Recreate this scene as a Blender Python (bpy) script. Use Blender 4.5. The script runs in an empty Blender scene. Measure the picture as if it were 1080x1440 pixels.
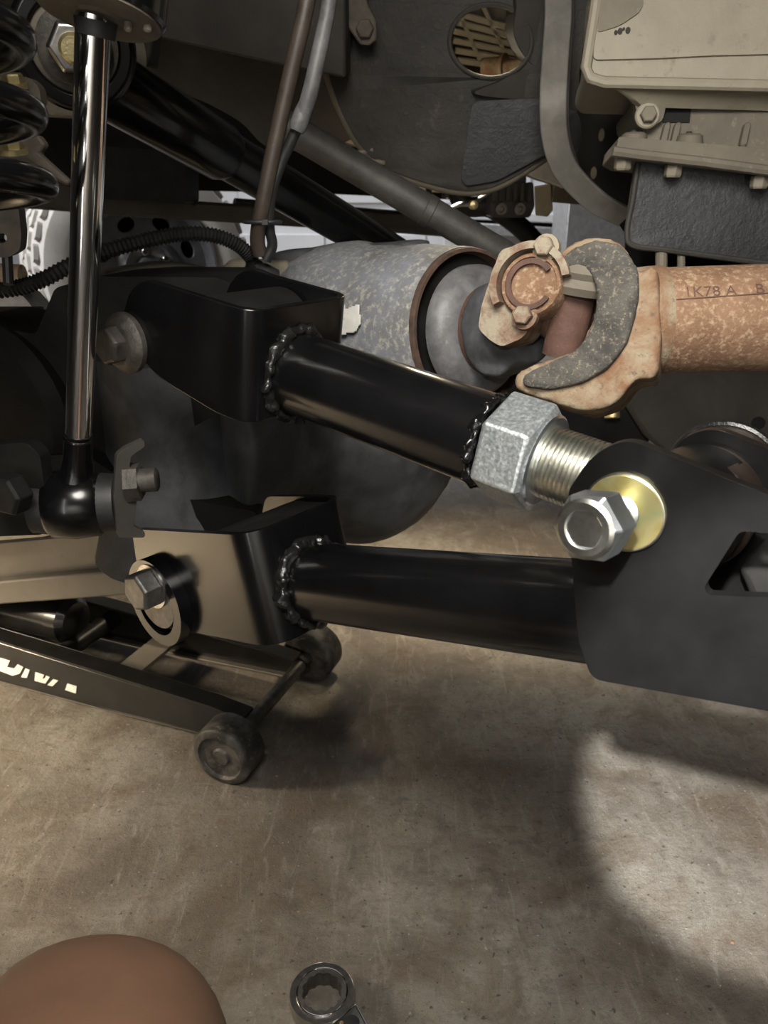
import bpy, math, random
from mathutils import Vector, Matrix, noise
from mathutils.geometry import tessellate_polygon
from mathutils.bvhtree import BVHTree
random.seed(7)
S = bpy.context.scene
COL = S.collection
V = Vector

# ------------------------------------------------------------------ camera
PITCH = math.radians(22.5); CH = 0.67; FPX = 1080.0
SP, CP = math.sin(PITCH), math.cos(PITCH)
cam_d = bpy.data.cameras.new('camera'); cam = bpy.data.objects.new('camera', cam_d); COL.objects.link(cam)
cam.location = (0, 0, CH); cam.rotation_euler = (math.radians(90) - PITCH, 0, 0)
cam_d.sensor_fit = 'VERTICAL'; cam_d.sensor_height = 36; cam_d.lens = 27; cam_d.clip_start = 0.02
cam_d.dof.use_dof = True; cam_d.dof.focus_distance = 0.55; cam_d.dof.aperture_fstop = 16
S.camera = cam

# ------------------------------------------------------------------ world, lights, exposure
W = bpy.data.worlds.new('world'); S.world = W; W.use_nodes = True
W.node_tree.nodes['Background'].inputs[0].default_value = (1.0, 0.93, 0.85, 1)
W.node_tree.nodes['Background'].inputs[1].default_value = 0.02
def area(name, loc, target, size, power, col=(1, 1, 1), sy=None, spread=180):
    l = bpy.data.lights.new(name, 'AREA'); l.energy = power; l.color = col; l.size = size
    l.shape = 'RECTANGLE' if sy else 'DISK'
    if sy: l.size_y = sy
    l.spread = math.radians(spread)
    o = bpy.data.objects.new(name, l); COL.objects.link(o); o.location = loc
    o.rotation_euler = (V(target) - V(loc)).to_track_quat('-Z', 'Y').to_euler(); return o
area('work_lamp', (-0.02, 0.02, 1.06), (0.22, 0.66, 0.45), 0.34, 4.8, (1.0, 0.95, 0.87), spread=110)
hl = bpy.data.lights.new('headlamp', 'SPOT'); hl.energy = 190; hl.color = (1, .97, .92); hl.spot_size = math.radians(17); hl.spot_blend = .35; hl.shadow_soft_size = .012
hlo = bpy.data.objects.new('headlamp', hl); COL.objects.link(hlo); hlo.location = (-.10, -.18, .92); hlo.rotation_euler = V((.385, .645, -.66)).to_track_quat('-Z', 'Y').to_euler()
area('garage_tube_back', (-0.4, 3.5, 2.5), (-0.4, 3.3, 0), 2.4, 46, (0.95, 0.97, 1.0), 0.5)
area('tyre_fill', (-2.3, 1.5, 1.9), (-0.9, 2.6, 0.45), 1.2, 22, (0.97, 0.98, 1.0), 0.3, spread=70)  # added fill to brighten the far tyre, not a garage fixture
area('floor_fill', (0.08, 1.22, 0.86), (0.07, 0.90, 0.0), 0.10, 10.0, (1.0, 0.84, 0.60), spread=100)  # added warm fill, hidden behind the housing, to brighten the floor
area('highlight_strip', (-0.60, -1.10, 0.85), (-0.1, 0.5, 0.65), 0.05, 3.2, (1.0, 0.97, 0.93), 1.4)  # added strip behind the camera for highlights on rod and fork bends
area('wall_fill', (0.0, -1.65, 1.15), (0.0, -2.4, 0.55), 1.2, 28, (1.0, 0.97, 0.93), 0.2, spread=110)  # added light on the wall behind the camera, for the rod's reflections
def spot(name, loc, aim, deg, power, blend, soft, col):
    l = bpy.data.lights.new(name, 'SPOT'); l.energy = power; l.color = col; l.spot_size = math.radians(deg); l.spot_blend = blend; l.shadow_soft_size = soft
    o = bpy.data.objects.new(name, l); COL.objects.link(o); o.location = loc; o.rotation_euler = (V(aim) - V(loc)).to_track_quat('-Z', 'Y').to_euler()
spot('nut_fill', (-.14, -.20, .86), (.155, .48, .55), 34, 12, .6, .02, (1.0, .96, .90))  # second beam beside the headlamp, added to brighten nut and bolt
area('floor_work_light', (-1.20, 0.66, 0.50), (-1.02, 0.66, 0.0), 0.16, 21.0, (1.0, 0.84, 0.60), spread=105)
S.view_settings.view_transform = 'Standard'; S.view_settings.look = 'None'
S.view_settings.exposure = 0.0; S.view_settings.gamma = 1.0; S.view_settings.use_curve_mapping = False

# ------------------------------------------------------------------ geometry helpers
def ray(px, py):
    u, v = (px - 540) / FPX, (py - 720) / FPX
    return V((u, CP - v * SP, -(SP + v * CP)))
def at(px, py, d): return V((0, 0, CH)) + ray(px, py) * d
class Pl:
    def __init__(s, p, n): s.p, s.n = V(p), V(n).normalized()
    def hit(s, px, py):
        r = ray(px, py); o = V((0, 0, CH)); return o + r * ((s.p - o).dot(s.n) / r.dot(s.n))
def az(deg, up=0):   # horizontal unit vector: 0 faces the camera, positive turns to the right
    a = math.radians(deg); e = math.radians(up)
    return V((math.sin(a) * math.cos(e), -math.cos(a) * math.cos(e), math.sin(e)))
def onfloor(px, py, z=0.0):
    r = ray(px, py); return V((0, 0, CH)) + r * ((z - CH) / r.z)
def frame(t):
    t = t.normalized(); a = V((0, 0, 1)) if abs(t.z) < .9 else V((1, 0, 0))
    x = a.cross(t).normalized(); return x, t.cross(x).normalized()
def merge(*gs):
    vs, fs = [], []
    for g in gs:
        b = len(vs); vs += g[0]; fs += [tuple(i + b for i in f) for f in g[1]]
    return vs, fs
def catmull(pts, k=6):
    pts = [V(p) for p in pts]; P = [pts[0] * 2 - pts[1]] + pts + [pts[-1] * 2 - pts[-2]]; out = []
    for i in range(1, len(P) - 2):
        a, b, c, d = P[i - 1:i + 3]
        for j in range(k):
            t = j / k
            out.append(.5 * ((2 * b) + (c - a) * t + (2 * a - 5 * b + 4 * c - d) * t * t + (3 * b - a - 3 * c + d) * t ** 3))
    out.append(pts[-1]); return out
def lerp_list(r, n):
    if not isinstance(r, (list, tuple)): return [r] * n
    m = len(r) - 1; out = []
    for i in range(n):
        t = i / (n - 1) * m; k = min(int(t), m - 1); out.append(r[k] + (r[k + 1] - r[k]) * (t - k))
    return out
def tube(pts, r, n=16, caps=True, closed=False):
    pts = [V(p) for p in pts]; m = len(pts); rs = lerp_list(r, m); vs, fs = [], []
    x = None
    for i in range(m):
        if closed: t = pts[(i + 1) % m] - pts[i - 1]
        else: t = pts[min(i + 1, m - 1)] - pts[max(i - 1, 0)]
        t.normalize()
        if x is None: x, y = frame(t)
        else:
            x = (x - t * x.dot(t)).normalized(); y = t.cross(x)
        for j in range(n):
            a = 2 * math.pi * j / n; vs.append(pts[i] + (x * math.cos(a) + y * math.sin(a)) * rs[i])
    for i in range(m if closed else m - 1):
        for j in range(n):
            a, b = i * n + j, i * n + (j + 1) % n; c, d = ((i + 1) % m) * n + (j + 1) % n, ((i + 1) % m) * n + j
            fs.append((a, b, c, d))
    if caps and not closed:
        fs.append(tuple(range(n - 1, -1, -1))); fs.append(tuple((m - 1) * n + j for j in range(n)))
    return vs, fs
def lathe(o, axis, prof, n=36, phase=0.0, closed=False, sx=1.0, ref=None):
    o = V(o); axis = V(axis).normalized()
    if ref is None: x, y = frame(axis)
    else:
        x = (V(ref) - axis * V(ref).dot(axis)).normalized(); y = axis.cross(x)
    vs, fs = [], []
    for h, r in prof:
        for j in range(n):
            a = 2 * math.pi * j / n + phase; vs.append(o + axis * h + (x * math.cos(a) * sx + y * math.sin(a)) * r)
    m = len(prof)
    for i in range(m if closed else m - 1):
        i2 = (i + 1) % m
        for j in range(n):
            fs.append((i * n + j, i * n + (j + 1) % n, i2 * n + (j + 1) % n, i2 * n + j))
    if not closed:
        if prof[0][1] > 1e-6: fs.append(tuple(range(n - 1, -1, -1)))
        if prof[-1][1] > 1e-6: fs.append(tuple((m - 1) * n + j for j in range(n)))
    return vs, fs
def slab(loop, thick, holes=()):
    """polygon (world points) with holes, given thickness along the vector thick"""
    loops = [[V(p) for p in loop]] + [[V(p) for p in h] for h in holes]
    tri = tessellate_polygon(loops); flat = [p for l in loops for p in l]; k = len(flat); thick = V(thick)
    vs = flat + [p + thick for p in flat]; fs = []
    for t in tri:
        nrm = (flat[t[1]] - flat[t[0]]).cross(flat[t[2]] - flat[t[0]])
        t = tuple(t) if nrm.dot(thick) < 0 else tuple(reversed(t))
        fs.append(t); fs.append(tuple(i + k for i in reversed(t)))
    b = 0
    for l in loops:
        m = len(l)
        for i in range(m): fs.append((b + i, b + (i + 1) % m, b + (i + 1) % m + k, b + i + k))
        b += m
    return vs, fs
def box(c, ax, ay, az_):
    c = V(c); vs = []
    for sx in (-1, 1):
        for sy in (-1, 1):
            for sz in (-1, 1): vs.append(c + V(ax) * sx + V(ay) * sy + V(az_) * sz)
    return vs, [(0, 1, 3, 2), (4, 6, 7, 5), (0, 4, 5, 1), (2, 3, 7, 6), (0, 2, 6, 4), (1, 5, 7, 3)]
def bar(a, b, w, h, up=(0, 0, 1)):
    a, b = V(a), V(b); t = (b - a).normalized(); s = t.cross(V(up)).normalized(); u = s.cross(t)
    return box((a + b) / 2, (b - a) / 2, s * w / 2, u * h / 2)
def ribbon(pts, side, w, th):
    """flat strap along pts; side = width direction"""
    pts = [V(p) for p in pts]; vs, fs = [], []; m = len(pts)
    for i, p in enumerate(pts):
        t = (pts[min(i + 1, m - 1)] - pts[max(i - 1, 0)]).normalized(); s = (V(side) - t * V(side).dot(t)).normalized(); n = t.cross(s)
        for a, b in ((-1, -1), (1, -1), (1, 1), (-1, 1)): vs.append(p + s * a * w / 2 + n * b * th / 2)
    for i in range(m - 1):
        for j in range(4): fs.append((i * 4 + j, i * 4 + (j + 1) % 4, i * 4 + 4 + (j + 1) % 4, i * 4 + 4 + j))
    fs += [(3, 2, 1, 0), tuple((m - 1) * 4 + j for j in range(4))]
    return vs, fs
def ell(c, x, y, n=32, a0=0, a1=360):
    return [V(c) + V(x) * math.cos(math.radians(a0 + (a1 - a0) * i / (n if a1 - a0 == 360 else n - 1))) + V(y) * math.sin(math.radians(a0 + (a1 - a0) * i / (n if a1 - a0 == 360 else n - 1))) for i in range(n)]
def ico(c, rx, ry, rz, n=24, m=14):
    vs, fs = [], []
    for i in range(m + 1):
        t = math.pi * i / m
        for j in range(n):
            a = 2 * math.pi * j / n; vs.append(V(c) + V((rx * math.sin(t) * math.cos(a), ry * math.sin(t) * math.sin(a), rz * math.cos(t))))
    for i in range(m):
        for j in range(n): fs.append((i * n + j, (i + 1) * n + j, (i + 1) * n + (j + 1) % n, i * n + (j + 1) % n))
    return vs, fs
def smooth_loop(pts, k=4):
    """closed Catmull loop through 2D pixel points"""
    n = len(pts); out = []
    for i in range(n):
        a, b, c, d = (V((*pts[(i + q) % n][:2], 0)) for q in (-1, 0, 1, 2))
        for j in range(k):
            t = j / k; p = .5 * ((2 * b) + (c - a) * t + (2 * a - 5 * b + 4 * c - d) * t * t + (3 * b - a - 3 * c + d) * t ** 3); out.append((p.x, p.y))
    return out
def roundpoly(pts, r, k=4):
    """pixel polygon with rounded corners (r a number or a list)"""
    n = len(pts); out = []
    for i in range(n):
        p = V((*pts[i], 0)); a = V((*pts[i - 1], 0)); b = V((*pts[(i + 1) % n], 0)); rr = r[i] if isinstance(r, (list, tuple)) else r
        if rr <= 0: out.append((p.x, p.y)); continue
        la, lb = (a - p).length, (b - p).length; q = min(rr, la * .48, lb * .48)
        s, e = p + (a - p) * (q / la), p + (b - p) * (q / lb)
        for j in range(k + 1):
            t = j / k; w = s * (1 - t) ** 2 + p * 2 * t * (1 - t) + e * t * t; out.append((w.x, w.y))
    return out
def plate(pxs, pl, th, holes=()):
    """outline seen in the photograph, standing on the plane pl, th thick away from the camera side"""
    return slab([pl.hit(*p) for p in pxs], -pl.n * th, [[pl.hit(*p) for p in h] for h in holes])
ORG = {}
TEX = {}
def cloud(size):
    if size not in TEX:
        t = bpy.data.textures.new('clouds_%g' % size, 'CLOUDS'); t.noise_scale = size; t.noise_depth = 3; TEX[size] = t
    return TEX[size]
def thing(name, label, cat, loc, group=None, kind=None):
    o = bpy.data.objects.new(name, None); o.empty_display_size = .02; COL.objects.link(o); o.location = loc; ORG[o] = V(loc)
    o['label'] = label; o['category'] = cat
    if group: o['group'] = group
    if kind: o['kind'] = kind
    return o
def make(name, g, mat, parent=None, ang=35, bevel=0, seg=2, remesh=0, sm=0, disp=0, dsize=.03, sub=0, solid=0, label=None, kind=None, cat=None, group=None):
    vs, fs = g
    if parent is not None: org = ORG[parent]
    else:
        lo = V((min(v.x for v in vs), min(v.y for v in vs), min(v.z for v in vs))); hi = V((max(v.x for v in vs), max(v.y for v in vs), max(v.z for v in vs)))
        org = (lo + hi) / 2; org.z = lo.z
    me = bpy.data.meshes.new(name); me.from_pydata([v - org for v in vs], [], fs); me.validate()
    me.materials.append(M[mat] if isinstance(mat, str) else mat)
    me.shade_smooth()
    if not (remesh or sub): me.set_sharp_from_angle(angle=math.radians(ang))
    o = bpy.data.objects.new(name, me); COL.objects.link(o); ORG[o] = org
    if parent is not None: o.parent = parent
    else: o.location = org
    if solid: m = o.modifiers.new('solid', 'SOLIDIFY'); m.thickness = solid; m.offset = 0
    if bevel: m = o.modifiers.new('bevel', 'BEVEL'); m.width = bevel; m.segments = seg; m.limit_method = 'ANGLE'; m.angle_limit = math.radians(38); m.harden_normals = False
    if (bevel or solid) and not (remesh or disp): m = o.modifiers.new('wn', 'WEIGHTED_NORMAL'); m.keep_sharp = True
    if remesh:
        m = o.modifiers.new('remesh', 'REMESH'); m.mode = 'VOXEL'; m.voxel_size = remesh; m.use_smooth_shade = True
    if sm: m = o.modifiers.new('smooth', 'SMOOTH'); m.iterations = sm; m.factor = .5
    if sub: m = o.modifiers.new('sub', 'SUBSURF'); m.levels = sub; m.render_levels = sub
    if disp: m = o.modifiers.new('disp', 'DISPLACE'); m.texture = cloud(dsize); m.strength = disp; m.texture_coords = 'LOCAL'
    if label: o['label'] = label
    if kind: o['kind'] = kind
    if cat: o['category'] = cat
    if group: o['group'] = group
    return o
def struct(name, g, mat, **k): return make(name, g, mat, kind='structure', **k)
def hexbolt(n, c, axis, r, h, mat, parent, dome=True, ref=None):
    """hex head sitting on c, growing along axis, chamfered"""
    return make(n, lathe(c, axis, [(0, r), (h * .82, r), (h, r * .86)], 6, ref=ref), mat, parent, ang=20, bevel=r * .06)

# ------------------------------------------------------------------ materials
M = {}
class NT:
    def __init__(s, name):
        m = bpy.data.materials.new(name); m.use_nodes = True; s.m = m; s.t = m.node_tree; s.b = s.t.nodes['Principled BSDF']; M[name] = m
        s.co = s.t.nodes.new('ShaderNodeTexCoord')
    def n(s, typ, **k):
        o = s.t.nodes.new(typ)
        for a, v in k.items(): setattr(o, a, v)
        return o
    def l(s, a, b): s.t.links.new(a, b)
    def noise(s, scale, detail=6, rough=.6, vec=None, dist=0):
        o = s.n('ShaderNodeTexNoise'); o.inputs['Scale'].default_value = scale; o.inputs['Detail'].default_value = detail; o.inputs['Roughness'].default_value = rough; o.inputs['Distortion'].default_value = dist
        s.l(vec or s.co.outputs['Object'], o.inputs['Vector']); return o.outputs['Fac']
    def ramp(s, f, stops):
        o = s.n('ShaderNodeValToRGB'); e = o.color_ramp.elements
        while len(e) < len(stops): e.new(.5)
        for i, (p, c) in enumerate(stops):
            e[i].position = p; e[i].color = (c, c, c, 1) if isinstance(c, (int, float)) else (*c, 1)
        s.l(f, o.inputs[0]); return o.outputs[0]
    def mix(s, f, a, b):
        o = s.n('ShaderNodeMix', data_type='RGBA')
        if isinstance(f, (int, float)): o.inputs[0].default_value = f
        else: s.l(f, o.inputs[0])
        for q, i in ((a, 6), (b, 7)):
            if isinstance(q, tuple): o.inputs[i].default_value = (*q, 1)
            else: s.l(q, o.inputs[i])
        return o.outputs[2]
    def col(s, c):
        if isinstance(c, tuple): s.b.inputs['Base Color'].default_value = (*c, 1)
        else: s.l(c, s.b.inputs['Base Color'])
    def rough(s, r):
        if isinstance(r, (int, float)): s.b.inputs['Roughness'].default_value = r
        else: s.l(r, s.b.inputs['Roughness'])
    def metal(s, v): s.b.inputs['Metallic'].default_value = v
    def bump(s, h, st=.3, dist=.002):
        o = s.n('ShaderNodeBump'); o.inputs['Strength'].default_value = st; o.inputs['Distance'].default_value = dist
        s.l(h, o.inputs['Height']); s.l(o.outputs[0], s.b.inputs['Normal'])
def simple(name, c, rough=.5, metal=0, nscale=60, var=.25, bst=.15, bd=.001, spec=None, coat=0):
    k = NT(name); f = k.noise(nscale); a = tuple(x * (1 - var) for x in c); b = tuple(min(1, x * (1 + var)) for x in c)
    k.col(k.ramp(f, [(.3, a), (.7, b)])); k.rough(rough); k.metal(metal)
    if bst: k.bump(k.noise(nscale * 3, 4), bst, bd)
    if spec is not None: k.b.inputs['Specular IOR Level'].default_value = spec
    if coat: k.b.inputs['Coat Weight'].default_value = coat; k.b.inputs['Coat Roughness'].default_value = .08
    return k
def two(name, c1, c2, scale, lo, hi, rough=.7, metal=0, c3=None, s3=200, lo3=.55, hi3=.7, bst=.4, bd=.0015, bscale=400):
    """patchy surface: c1/c2 by coarse noise, flecks of c3 by fine noise"""
    k = NT(name); f = k.ramp(k.noise(scale, 8, .65, dist=.4), [(lo, 0.), (hi, 1.)]); c = k.mix(f, c1, c2)
    if c3: c = k.mix(k.ramp(k.noise(s3, 6, .7), [(lo3, 0.), (hi3, 1.)]), c, c3)
    k.col(c); k.rough(rough); k.metal(metal); k.bump(k.noise(bscale, 5, .7), bst, bd); return k
simple('black_gloss', (.0035, .0035, .0038), .22, nscale=30, var=.3, bst=.03, bd=.0004, coat=.15, spec=.42)
simple('black_satin', (.0035, .0035, .0036), .34, nscale=40, var=.3, bst=.05, bd=.0005, spec=.28)
simple('black_weld', (.008, .008, .008), .25, nscale=120, var=.4, bst=.4, bd=.001)
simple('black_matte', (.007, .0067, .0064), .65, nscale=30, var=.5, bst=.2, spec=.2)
simple('dark_iron', (.011, .0105, .010), .6, nscale=25, var=.6, bst=.3, spec=.2)
two('dusty_iron', (.030, .031, .033), (.088, .092, .101), 18, .42, .72, .62, 0, (.16, .13, .09), 90, .68, .78, .35)
two('snout_cast', (.125, .122, .115), (.205, .22, .255), 12, .38, .62, .6, 0, (.42, .40, .335), 170, .50, .70, .6, .0012)
two('sandy_iron', (.05, .048, .045), (.12, .112, .098), 40, .4, .66, .85, 0, (.30, .255, .18), 300, .54, .68, 1.0, .003)
two('rust', (.150, .078, .042), (.215, .125, .074), 30, .38, .62, .8, 0, (.35, .255, .165), 230, .50, .66, .8, .0015)
two('strap_steel', (.15, .142, .125), (.23, .215, .19), 30, .35, .7, .6, .1, (.3, .27, .22), 120, .62, .78, .3)
two('rust_sandy', (.175, .092, .048), (.265, .215, .145), 34, .40, .60, .85, 0, (.09, .065, .045), 150, .56, .70, .7, .0015)
two('rust_dark', (.055, .028, .02), (.12, .06, .042), 30, .35, .7, .75, 0, (.28, .2, .14), 200, .62, .75, .5)
simple('rust_ring', (.055, .032, .022), .7, nscale=90, var=.5, bst=.4)
two('strap_rust', (.15, .086, .055), (.26, .225, .165), 45, .42, .58, .8, 0, (.16, .08, .05), 120, .58, .72, .6)
two('dust_and_shade', (.15, .13, .098), (.20, .178, .135), 18, .3, .7, .75, 0, (.25, .22, .17), 90, .6, .75, .3)  # mid dust tone, also the shade painted on the oil pan corner
two('dust_beige', (.225, .20, .15), (.30, .27, .205), 14, .3, .7, .6, 0, (.16, .14, .10), 60, .58, .75, .25)
two('dust_brown', (.10, .087, .067), (.155, .136, .105), 18, .3, .7, .75, 0, (.22, .195, .155), 90, .6, .75, .3)
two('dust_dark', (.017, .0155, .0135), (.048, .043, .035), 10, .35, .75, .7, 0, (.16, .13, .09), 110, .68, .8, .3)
two('housing_dark', (.010, .0092, .008), (.032, .028, .022), 9, .38, .72, .65, 0, (.075, .06, .042), 60, .60, .80, .6, .003, 60)
two('guard_plastic', (.009, .010, .012), (.032, .033, .036), 14, .45, .75, .5, 0, (.12, .11, .10), 80, .66, .8, .5, .002, 150)
two('grey_tube', (.06, .058, .055), (.105, .1, .092), 40, .35, .7, .55, .3, (.2, .17, .12), 120, .66, .8, .3)
two('hose_brown', (.03, .022, .017), (.062, .047, .036), 40, .3, .7, .5, 0, (.2, .17, .13), 120, .66, .8, .2)
two('hose_grey', (.06, .06, .062), (.14, .14, .145), 50, .35, .7, .5, 0, (.25, .24, .22), 120, .62, .78, .2)
simple('rubber', (.012, .012, .012), .55, nscale=80, var=.4, bst=.2)
simple('chrome', (.9, .89, .87), .11, 1, nscale=200, var=.04, bst=0)
simple('steel', (.45, .44, .43), .35, 1, nscale=120, var=.25, bst=.15)
simple('steel_dark', (.16, .155, .15), .45, .8, nscale=90, var=.35, bst=.3)
simple('old_bolt', (.055, .050, .043), .55, .4, nscale=120, var=.5, bst=.5)
simple('aluminium', (.5, .5, .5), .45, .7, nscale=50, var=.2, bst=.2)
k = NT('zinc'); vo = k.n('ShaderNodeTexVoronoi'); vo.inputs['Scale'].default_value = 420; k.l(k.co.outputs['Object'], vo.inputs['Vector'])
k.col(k.ramp(k.noise(500, 5, .7), [(.35, (.38, .42, .44)), (.7, (.72, .76, .77))])); k.metal(.85); k.rough(k.ramp(k.noise(420, 4), [(.3, .28), (.7, .5)])); k.bump(vo.outputs['Distance'], .25, .0006)
simple('zinc_bright', (.74, .78, .82), .33, 1, nscale=100, var=.12, bst=.05, bd=.0004)
simple('zinc_thread', (.66, .66, .60), .28, 1, nscale=160, var=.2, bst=.1)
k = NT('zinc_yellow'); k.col(k.ramp(k.noise(60, 3, .5, dist=.8), [(.3, (.55, .45, .16)), (.5, (.66, .60, .30)), (.7, (.50, .58, .30))])); k.metal(.9); k.rough(.32); k.bump(k.noise(300, 4), .1, .0005)
simple('skin', (.22, .122, .076), .55, nscale=25, var=.10, bst=.15, bd=.001); M['skin'].node_tree.nodes['Principled BSDF'].inputs['Subsurface Weight'].default_value = .12
M['skin'].node_tree.nodes['Principled BSDF'].inputs['Subsurface Radius'].default_value = (.01, .004, .002)
two('tyre_dusty', (.30, .285, .26), (.42, .40, .37), 8, .3, .7, .85, 0, (.3, .28, .25), 60, .6, .8, .3)
simple('rim_dark', (.17, .17, .18), .35, .7, nscale=20, var=.3, bst=.05)
simple('door_white', (.74, .74, .75), .5, nscale=6, var=.04, bst=.05)
simple('wall_dim', (.035, .033, .031), .8, nscale=5, var=.15, bst=.1)
simple('wall_paint', (.52, .50, .47), .7, nscale=5, var=.08, bst=.1)
simple('paint_white', (.78, .76, .72), .55, nscale=90, var=.15, bst=.1)
two('sticker', (.55, .54, .50), (.68, .67, .63), 60, .35, .65, .4, 0, (.30, .28, .25), 150, .6, .72, .3)
simple('jack_black', (.014, .0135, .013), .3, nscale=25, var=.5, bst=.08, coat=.2)
two('jack_grey', (.15, .137, .118), (.21, .19, .162), 14, .3, .7, .5, .2, (.14, .12, .09), 60, .6, .78, .2)
simple('jack_pad_lit', (.62, .58, .46), .6, nscale=30, var=.2, bst=.3)  # pad colour made pale to hold the lamplight on it
two('roller', (.022, .021, .02), (.12, .11, .10), 30, .42, .66, .5, .2, (.3, .28, .25), 120, .62, .76, .3)
two('brass', (.45, .38, .18), (.55, .48, .28), 60, .3, .7, .35, .8, None)
simple('dark_mark', (.03, .028, .024), .8, nscale=100, var=.3, bst=0)
simple('plastic_black', (.02, .02, .021), .45, nscale=40, var=.3, bst=.1)
simple('bracket_brown', (.09, .075, .058), .7, nscale=40, var=.5, bst=.3)
simple('sleeve', (.02, .013, .01), .3, nscale=40, var=.4, bst=.1)
two('crumb', (.10, .07, .05), (.22, .14, .09), 30, .4, .6, .9, 0, None)
# concrete floor: trowel mottling, brown stains, fine scratches
k = NT('concrete')
c = k.mix(k.ramp(k.noise(4.5, 8, .62, dist=.6), [(.38, 0.), (.62, 1.)]), (.120, .100, .080), (.275, .252, .215))
c = k.mix(k.ramp(k.noise(10, 9, .7, dist=1.0), [(.46, 0.), (.64, .8)]), c, (.130, .095, .065))
c = k.mix(k.ramp(k.noise(26, 9, .75, dist=.8), [(.50, 0.), (.68, .65)]), c, (.085, .070, .056))
mp = k.n('ShaderNodeMapping'); mp.inputs['Scale'].default_value = (55, 12, 1); mp.inputs['Rotation'].default_value = (0, 0, .5); k.l(k.co.outputs['Object'], mp.inputs['Vector'])
c = k.mix(k.ramp(k.noise(1, 6, .7, mp.outputs[0], 1.2), [(.54, 0.), (.72, .6)]), c, (.36, .335, .295))
mp2 = k.n('ShaderNodeMapping'); mp2.inputs['Scale'].default_value = (18, 60, 1); mp2.inputs['Rotation'].default_value = (0, 0, .9); k.l(k.co.outputs['Object'], mp2.inputs['Vector'])
c = k.mix(k.ramp(k.noise(1, 7, .75, mp2.outputs[0], 1.6), [(.53, 0.), (.70, .55)]), c, (.10, .083, .067))
c = k.mix(k.ramp(k.noise(70, 8, .8), [(.53, 0.), (.68, .7)]), c, (.085, .07, .056))
c = k.mix(k.ramp(k.noise(130, 3, .5), [(.66, 0.), (.70, .85)]), c, (.05, .042, .036))
c = k.mix(k.ramp(k.noise(190, 3, .5), [(.70, 0.), (.73, .7)]), c, (.50, .47, .42))
k.col(c); k.rough(k.ramp(k.noise(14, 6), [(.3, .34), (.7, .62)])); k.bump(k.noise(90, 9, .8), .7, .006)

# ================================================================== SETTING
struct('floor', slab([(-3.2, -2.4, 0), (3.2, -2.4, 0), (3.2, 4.7, 0), (-3.2, 4.7, 0)], (0, 0, -.1)), 'concrete')
struct('ceiling', slab([(-3.2, -2.4, 2.7), (3.2, -2.4, 2.7), (3.2, 4.7, 2.7), (-3.2, 4.7, 2.7)], (0, 0, .1)), 'wall_dim')
struct('wall_left', slab([(-3.2, -2.4, 0), (-3.2, 4.7, 0), (-3.2, 4.7, 2.7), (-3.2, -2.4, 2.7)], (-.1, 0, 0)), 'wall_dim')
struct('wall_right', slab([(3.2, -2.4, 0), (3.2, 4.7, 0), (3.2, 4.7, 2.7), (3.2, -2.4, 2.7)], (.1, 0, 0)), 'wall_dim')
struct('wall_front', slab([(-3.2, -2.4, 0), (3.2, -2.4, 0), (3.2, -2.4, 2.7), (-3.2, -2.4, 2.7)], (0, -.1, 0)), 'wall_paint')
struct('wall_back', slab([(-3.2, 4.7, 0), (3.2, 4.7, 0), (3.2, 4.7, 2.7), (-3.2, 4.7, 2.7)], (0, .1, 0)), 'wall_paint')
door = thing('door_1', 'white sectional garage door with recessed panels behind the vehicle', 'garage door', (0, 4.6, 0), kind='structure')
make('door_leaf', slab([(-2.6, 4.66, 0), (2.6, 4.66, 0), (2.6, 4.66, 2.3), (-2.6, 4.66, 2.3)], (0, .03, 0)), 'door_white', door)
pan = slab(*((lambda: ([(-.24, 4.66, -.19), (.24, 4.66, -.19), (.24, 4.66, .19), (-.24, 4.66, .19)], (0, -.018, 0)))()))
first = None
for r in range(4):
    for c in range(9):
        p = [(x.x - 2.32 + c * .58, x.y, x.z + .27 + r * .54) for x in pan[0]]
        if first is None: first = make('panel', ([V(q) for q in p], pan[1]), 'door_white', door, bevel=.008); o0 = V(p[0])
        else:
            o = first.copy(); COL.objects.link(o); o.parent = door; o.location = V(p[0]) - o0
for z in (.0, .54, 1.08, 1.62, 2.16): make('seam_strip', slab([(-2.6, 4.655, z + .0), (2.6, 4.655, z + .0), (2.6, 4.655, z + .02), (-2.6, 4.655, z + .02)], (0, .01, 0)), 'wall_paint', door)

# ================================================================== VEHICLE UNDERBODY (big dark masses)
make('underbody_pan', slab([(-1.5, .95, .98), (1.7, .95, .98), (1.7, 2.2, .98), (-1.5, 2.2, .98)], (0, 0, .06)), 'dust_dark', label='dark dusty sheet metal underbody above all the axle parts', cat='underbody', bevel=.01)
# longitudinal frame rail at the top, lit along its lower edge
p = Pl(at(330, 60, .92), az(-4, -10))
make('frame_rail', plate([(150, -60), (486, -60), (486, 110), (350, 82), (210, 50), (150, 35)], p, .06), 'dust_dark', bevel=.004, label='dark boxed frame rail running across the top behind the hoses', cat='frame rail')
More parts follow.
